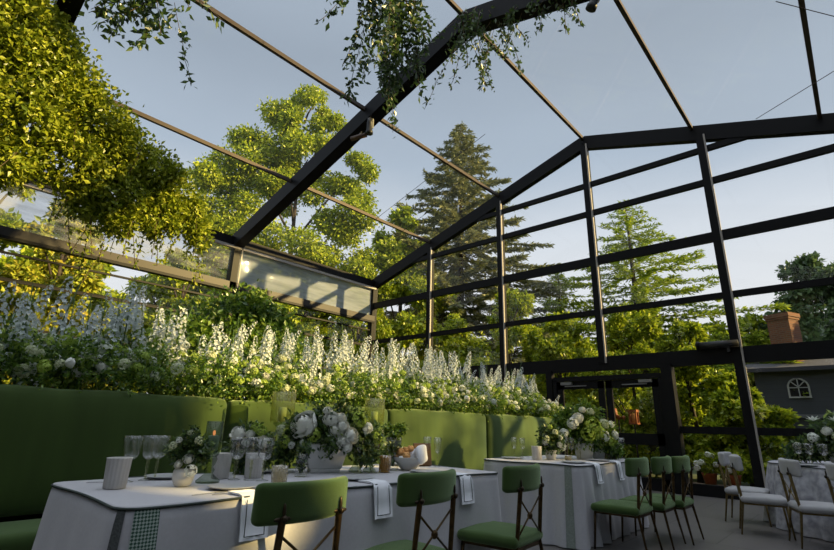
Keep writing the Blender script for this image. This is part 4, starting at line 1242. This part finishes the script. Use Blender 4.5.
m.bar((wx - .33, -.03, wz - .36), (wx + .33, -.03, wz - .36), .06, .05); m.bar((wx, -.03, wz - .36), (wx, -.03, wz + .3), .03, .03); m.bar((wx - .3, -.03, wz - .02), (wx + .3, -.03, wz - .02), .03, .03)
for q in (PI / 4, 3 * PI / 4): m.bar((wx, -.03, wz), (wx + wr_ * math.cos(q), -.03, wz + wr_ * math.sin(q)), .03, .03)
w = m.build('window', pmat('white_trim', (.42, .42, .42), .6), h)
ring = [(wx - .29, wz - .35), (wx + .29, wz - .35)] + [(wx + x * .95, wz + z * .95) for x, z in arcp]
k = len(ring)
MB().add([(x, -.012, z) for x, z in ring] + [(x, .01, z) for x, z in ring], [tuple(range(k)), tuple(range(2 * k - 1, k - 1, -1))] + [(i, (i + 1) % k, (i + 1) % k + k, i + k) for i in range(k)]).build('pane', pmat('dark_window', (.01, .012, .015), .1), w)
MB().bar((-3.0, -.1, 1.9), (3.7, -.1, 1.9), .1, .12).build('trim_board', pmat('grey_trim', (.12, .125, .135), .6), h)
c = MB().box((0, 0, 0), (.80, .66, 1.9)).build('chimney', M_brick, h, False, (-1.78, 1.2, 4.75))
c.rotation_euler = (0, 0, math.radians(-24))
m = MB(); m.box((0, 0, .90), (.86, .72, .10)); m.box((0, 0, 1.02), (.92, .78, .16)); m.build('chimney_cap', M_brick, c)

# things on the terrace
for k, (x, y, l) in enumerate([(-2.62, 12.05, 'potted white-flowered plant on the deck, left of two'), (-2.2, 12.05, 'potted white-flowered plant on the deck, right of two')]):
    t = thing('potted_plant', l, 'plant', (x, y, .09), 0, 'potted plants on the deck')
    MB().lathe([(.10, 0), (.14, .2), (.15, .2), (.15, .22), (.12, .22), (.1, .1), (.02, .05)], 18).build('pot', M_terra, t, True)
    V, F = blob_leaves([(0, 0, .38, .18, .18, .16), (.1, 0, .5, .12, .12, .12), (-.1, 0, .48, .12, .12, .1)], 700, .09)
    obj('foliage', mesh_np('foliage', V, F, M_shrub), t)
    for q in range(7):
        part('hydrangea', BWH[q % 2], t, (rng.normal() * .1, -.12 + rng.normal() * .05, .42 + rng.normal() * .08), (.8, 0, 0), 1.0)
t = thing('fire_bowl', 'curved orange figure outside, seen through the right door leaf, left of two', 'ornament', (-4.46, 12.3, 0))
MB().tube([(-.08, 0, 1.62), (-.09, 0, 1.52), (-.06, 0, 1.44), (.02, 0, 1.39), (.12, 0, 1.38), (.14, 0, 1.44)], [.05, .075, .06, .055, .06, .03], 10).build('body', M_terra, t, True)
MB().tube([(0, 0, -.15), (0, 0, 1.40)], .02, 6).build('post', M_black, t)
t = thing('lantern', 'squat orange lantern outside, seen through the right door leaf, right of two', 'lantern', (-4.1, 12.3, 0))
m = MB()
for q in range(4): m.bar((math.cos(q * PI / 2 + .78) * .1, math.sin(q * PI / 2 + .78) * .1, 1.28), (math.cos(q * PI / 2 + .78) * .1, math.sin(q * PI / 2 + .78) * .1, 1.55), .04, .04)
m.box((0, 0, 1.27), (.2, .2, .04)); m.box((0, 0, 1.56), (.2, .2, .05)); m.build('cage', M_terra, t)
MB().lathe([(.05, 1.29), (.055, 1.46), (.02, 1.5)], 12).build('candle', M_bread, t, True)
MB().tube([(0, 0, -.15), (0, 0, 1.27)], .02, 6).build('post', M_black, t)

# added out-of-view hedge trees, right and behind: they shade the tent, gaps place sun patches
def hedge(label, base, lumps, n, airy=(), na=0, sun_hole_ring=()):
    t = thing('shade_hedge_tree', label, 'tree', base, 0, 'added hedge trees blocking light')
    lumps = np.asarray(lumps, float)
    MB().tube([(0, 0, 0), (0, 0, lumps[:, 2].max())], [.25, .1], 8).build('trunk', M_bark, t, True)
    core = MB()
    for c in lumps: core.ball(c[:3], c[3:] * .86, 14, 10)  # solid cores added so the crowns stop the sun
    for c in sun_hole_ring: core.ball(c[:3], c[3:], 12, 8)
    core.build('shade_core', M_bark, t, True)
    arr = [blob_leaves(lumps, n, .26, shell=.85)]
    if na: arr.append(blob_leaves(airy, na, .24, shell=.2))
    V, F = cat_arrays(arr)
    obj('foliage', mesh_np('foliage', V, F, M_tr4), t)
HX = 12.5
hnames = ['first', 'second', 'third', 'fourth', 'fifth', 'sixth', 'seventh', 'eighth', 'ninth', 'tenth', 'eleventh', 'twelfth', 'thirteenth', 'fourteenth']
HT = [(-13.6, 2., 'tall'), (-10.6, 2., 'tall'), (-7.6, 2., 'tall'), (-4.6, 2., 'tall'), (-1.6, 2., 'tall'), (1.4, 2., 'tall'), (4.2, 2.1, 'tall'), (7.05, 1.65, 'tall'), (10.85, .45, 'slim'), (12.45, 1.75, 'low'), (15.2, 2., 'airy'), (18.2, 2., 'airy'), (21., 2., 'airy')]
for ki, (yc, ry, kind) in enumerate(HT):
    lumps = [(0, 0, 1.4, 1.6, ry, 1.9), (0, .1, 3.6, 1.6, ry, 1.8), (0, -.1, 5.5, 1.6, ry, 1.55)]
    airy = (); na = 0; sun_hole_ring = ()
    if kind == 'tall': lumps += [(0, .1, 7.3, 1.5, ry, 1.5), (0, 0, 8.8, 1.3, ry * .9, 1.4)]
    elif kind == 'slim': lumps += [(0, -.85, 1.4, 1.4, .8, 1.9), (0, -.85, 3.4, 1.4, .8, 1.6), (0, -1.05, 4.9, 1.4, 1.0, .8), (0, -.9, 7.6, 1.1, .75, .68), (0, -.9, 8.5, 1.1, .8, .9), (0, -.9, 9.3, 1., .8, .9)]; sun_hole_ring = [(.1 * (q % 2), 9.66 - yc + .60 * math.cos(q * .628), 6.33 - gz + .60 * math.sin(q * .628), .36, .37, .37) for q in range(10)] + [(.15, 9.66 - yc + 1.08 * math.cos(q * .449), 6.33 - gz + 1.08 * math.sin(q * .449), .4, .42, .42) for q in range(14)]  # added leafless balls ring a hole that aims sun at the nearest chair
    elif kind == 'low': airy = [(0, -.9, 7.3, .8, .6, .45), (0, .9, 7.4, .8, .8, .4), (0, .1, 8.1, .7, .5, .5)]; na = 70
    else: airy = [(0, 0, 7.5, .9, 1.6, .8), (0, 0, 8.6, .8, 1.5, .6)]; na = 230
    hedge('added unseen hedge tree shading the tent from its right, %s counted from behind' % hnames[ki], (HX, yc, gz), lumps, 2600, airy, na, sun_hole_ring)

for k, xx in enumerate([-15.5, -12.2, -8.9, -5.6, -2.3, 1.0, 4.3, 7.6]):  # unseen row added to darken the near end of the tent
    hedge('added hedge tree blocking low sky light behind the photographer, %s from its left end' % hnames[k], (xx, -9.6, gz), [(0, 0, 1.4, 2.0, 1.5, 1.9), (.2, 0, 3.6, 2.0, 1.5, 1.8), (-.2, 0, 5.6, 2.0, 1.4, 1.7), (.1, 0, 7.4, 1.9, 1.3, 1.4)], 1500)

# ------------------------------------------------------------------ light
w = bpy.data.worlds.new('World'); SC.world = w; w.use_nodes = True
nt = w.node_tree
for n in list(nt.nodes): nt.nodes.remove(n)
out = nt.nodes.new('ShaderNodeOutputWorld'); bg = nt.nodes.new('ShaderNodeBackground')
tc = nt.nodes.new('ShaderNodeTexCoord'); sp = nt.nodes.new('ShaderNodeSeparateXYZ')
nt.links.new(tc.outputs['Generated'], sp.inputs[0])
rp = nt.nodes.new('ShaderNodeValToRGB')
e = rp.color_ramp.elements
stops = [(0.0, (.84, .85, .86)), (.20, (.82, .85, .88)), (.36, (.70, .76, .83)), (.50, (.45, .54, .65)), (.66, (.35, .42, .51)), (.80, (.42, .50, .60)), (.87, (1.4, 1.5, 1.65)), (1.0, (1.9, 2.0, 2.2))]  # overhead stops raised, above the view, to brighten the tables
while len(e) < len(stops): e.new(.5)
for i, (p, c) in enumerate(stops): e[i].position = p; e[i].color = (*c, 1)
nz = nt.nodes.new('ShaderNodeTexNoise'); nz.inputs['Scale'].default_value = 2.5; nz.inputs['Detail'].default_value = 5
mp = nt.nodes.new('ShaderNodeMapping'); mp.inputs['Scale'].default_value = (1, 1, 3)
nt.links.new(tc.outputs['Generated'], mp.inputs[0]); nt.links.new(mp.outputs[0], nz.inputs['Vector'])
ma = nt.nodes.new('ShaderNodeMath'); ma.operation = 'MULTIPLY_ADD'; ma.inputs[1].default_value = -.12
nt.links.new(nz.outputs[0], ma.inputs[0])
ad = nt.nodes.new('ShaderNodeMath'); ad.operation = 'ADD'; ad.inputs[1].default_value = .06
nt.links.new(sp.outputs[2], ma.inputs[2]); nt.links.new(ma.outputs[0], ad.inputs[0])
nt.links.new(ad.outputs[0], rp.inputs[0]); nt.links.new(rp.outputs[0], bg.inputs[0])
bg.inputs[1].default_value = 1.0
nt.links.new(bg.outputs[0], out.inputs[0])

sd = bpy.data.lights.new('sun', 'SUN'); so = bpy.data.objects.new('sun', sd); link(so)
sd.energy = 10.0; sd.color = (1, .74, .30); sd.angle = math.radians(.8)
to_sun = Vector((.82, .45, .31))
so.rotation_euler = to_sun.to_track_quat('Z', 'Y').to_euler()

# ------------------------------------------------------------------ camera
cd = bpy.data.cameras.new('camera'); co = bpy.data.objects.new('camera', cd); link(co)
cd.sensor_width = 36; cd.lens = 479.86 / 834 * 36; cd.clip_start = .05
yaw, pit, rol = -.737878915, .302929481, .0256546850
f = np.array([math.sin(yaw) * math.cos(pit), math.cos(yaw) * math.cos(pit), math.sin(pit)])
r = np.array([math.cos(yaw), -math.sin(yaw), 0]); u = np.cross(r, f)
r2 = math.cos(rol) * r + math.sin(rol) * u; u2 = -math.sin(rol) * r + math.cos(rol) * u
mw = Matrix(((r2[0], u2[0], -f[0], 0), (r2[1], u2[1], -f[1], 0), (r2[2], u2[2], -f[2], 1.11), (0, 0, 0, 1)))
co.matrix_world = mw
SC.camera = co
SC.cycles.transparent_max_bounces = 40
SC.view_settings.view_transform = 'Standard'
SC.view_settings.look = 'None'
SC.view_settings.gamma = 1
SC.view_settings.exposure = 0
SC.view_settings.use_curve_mapping = False
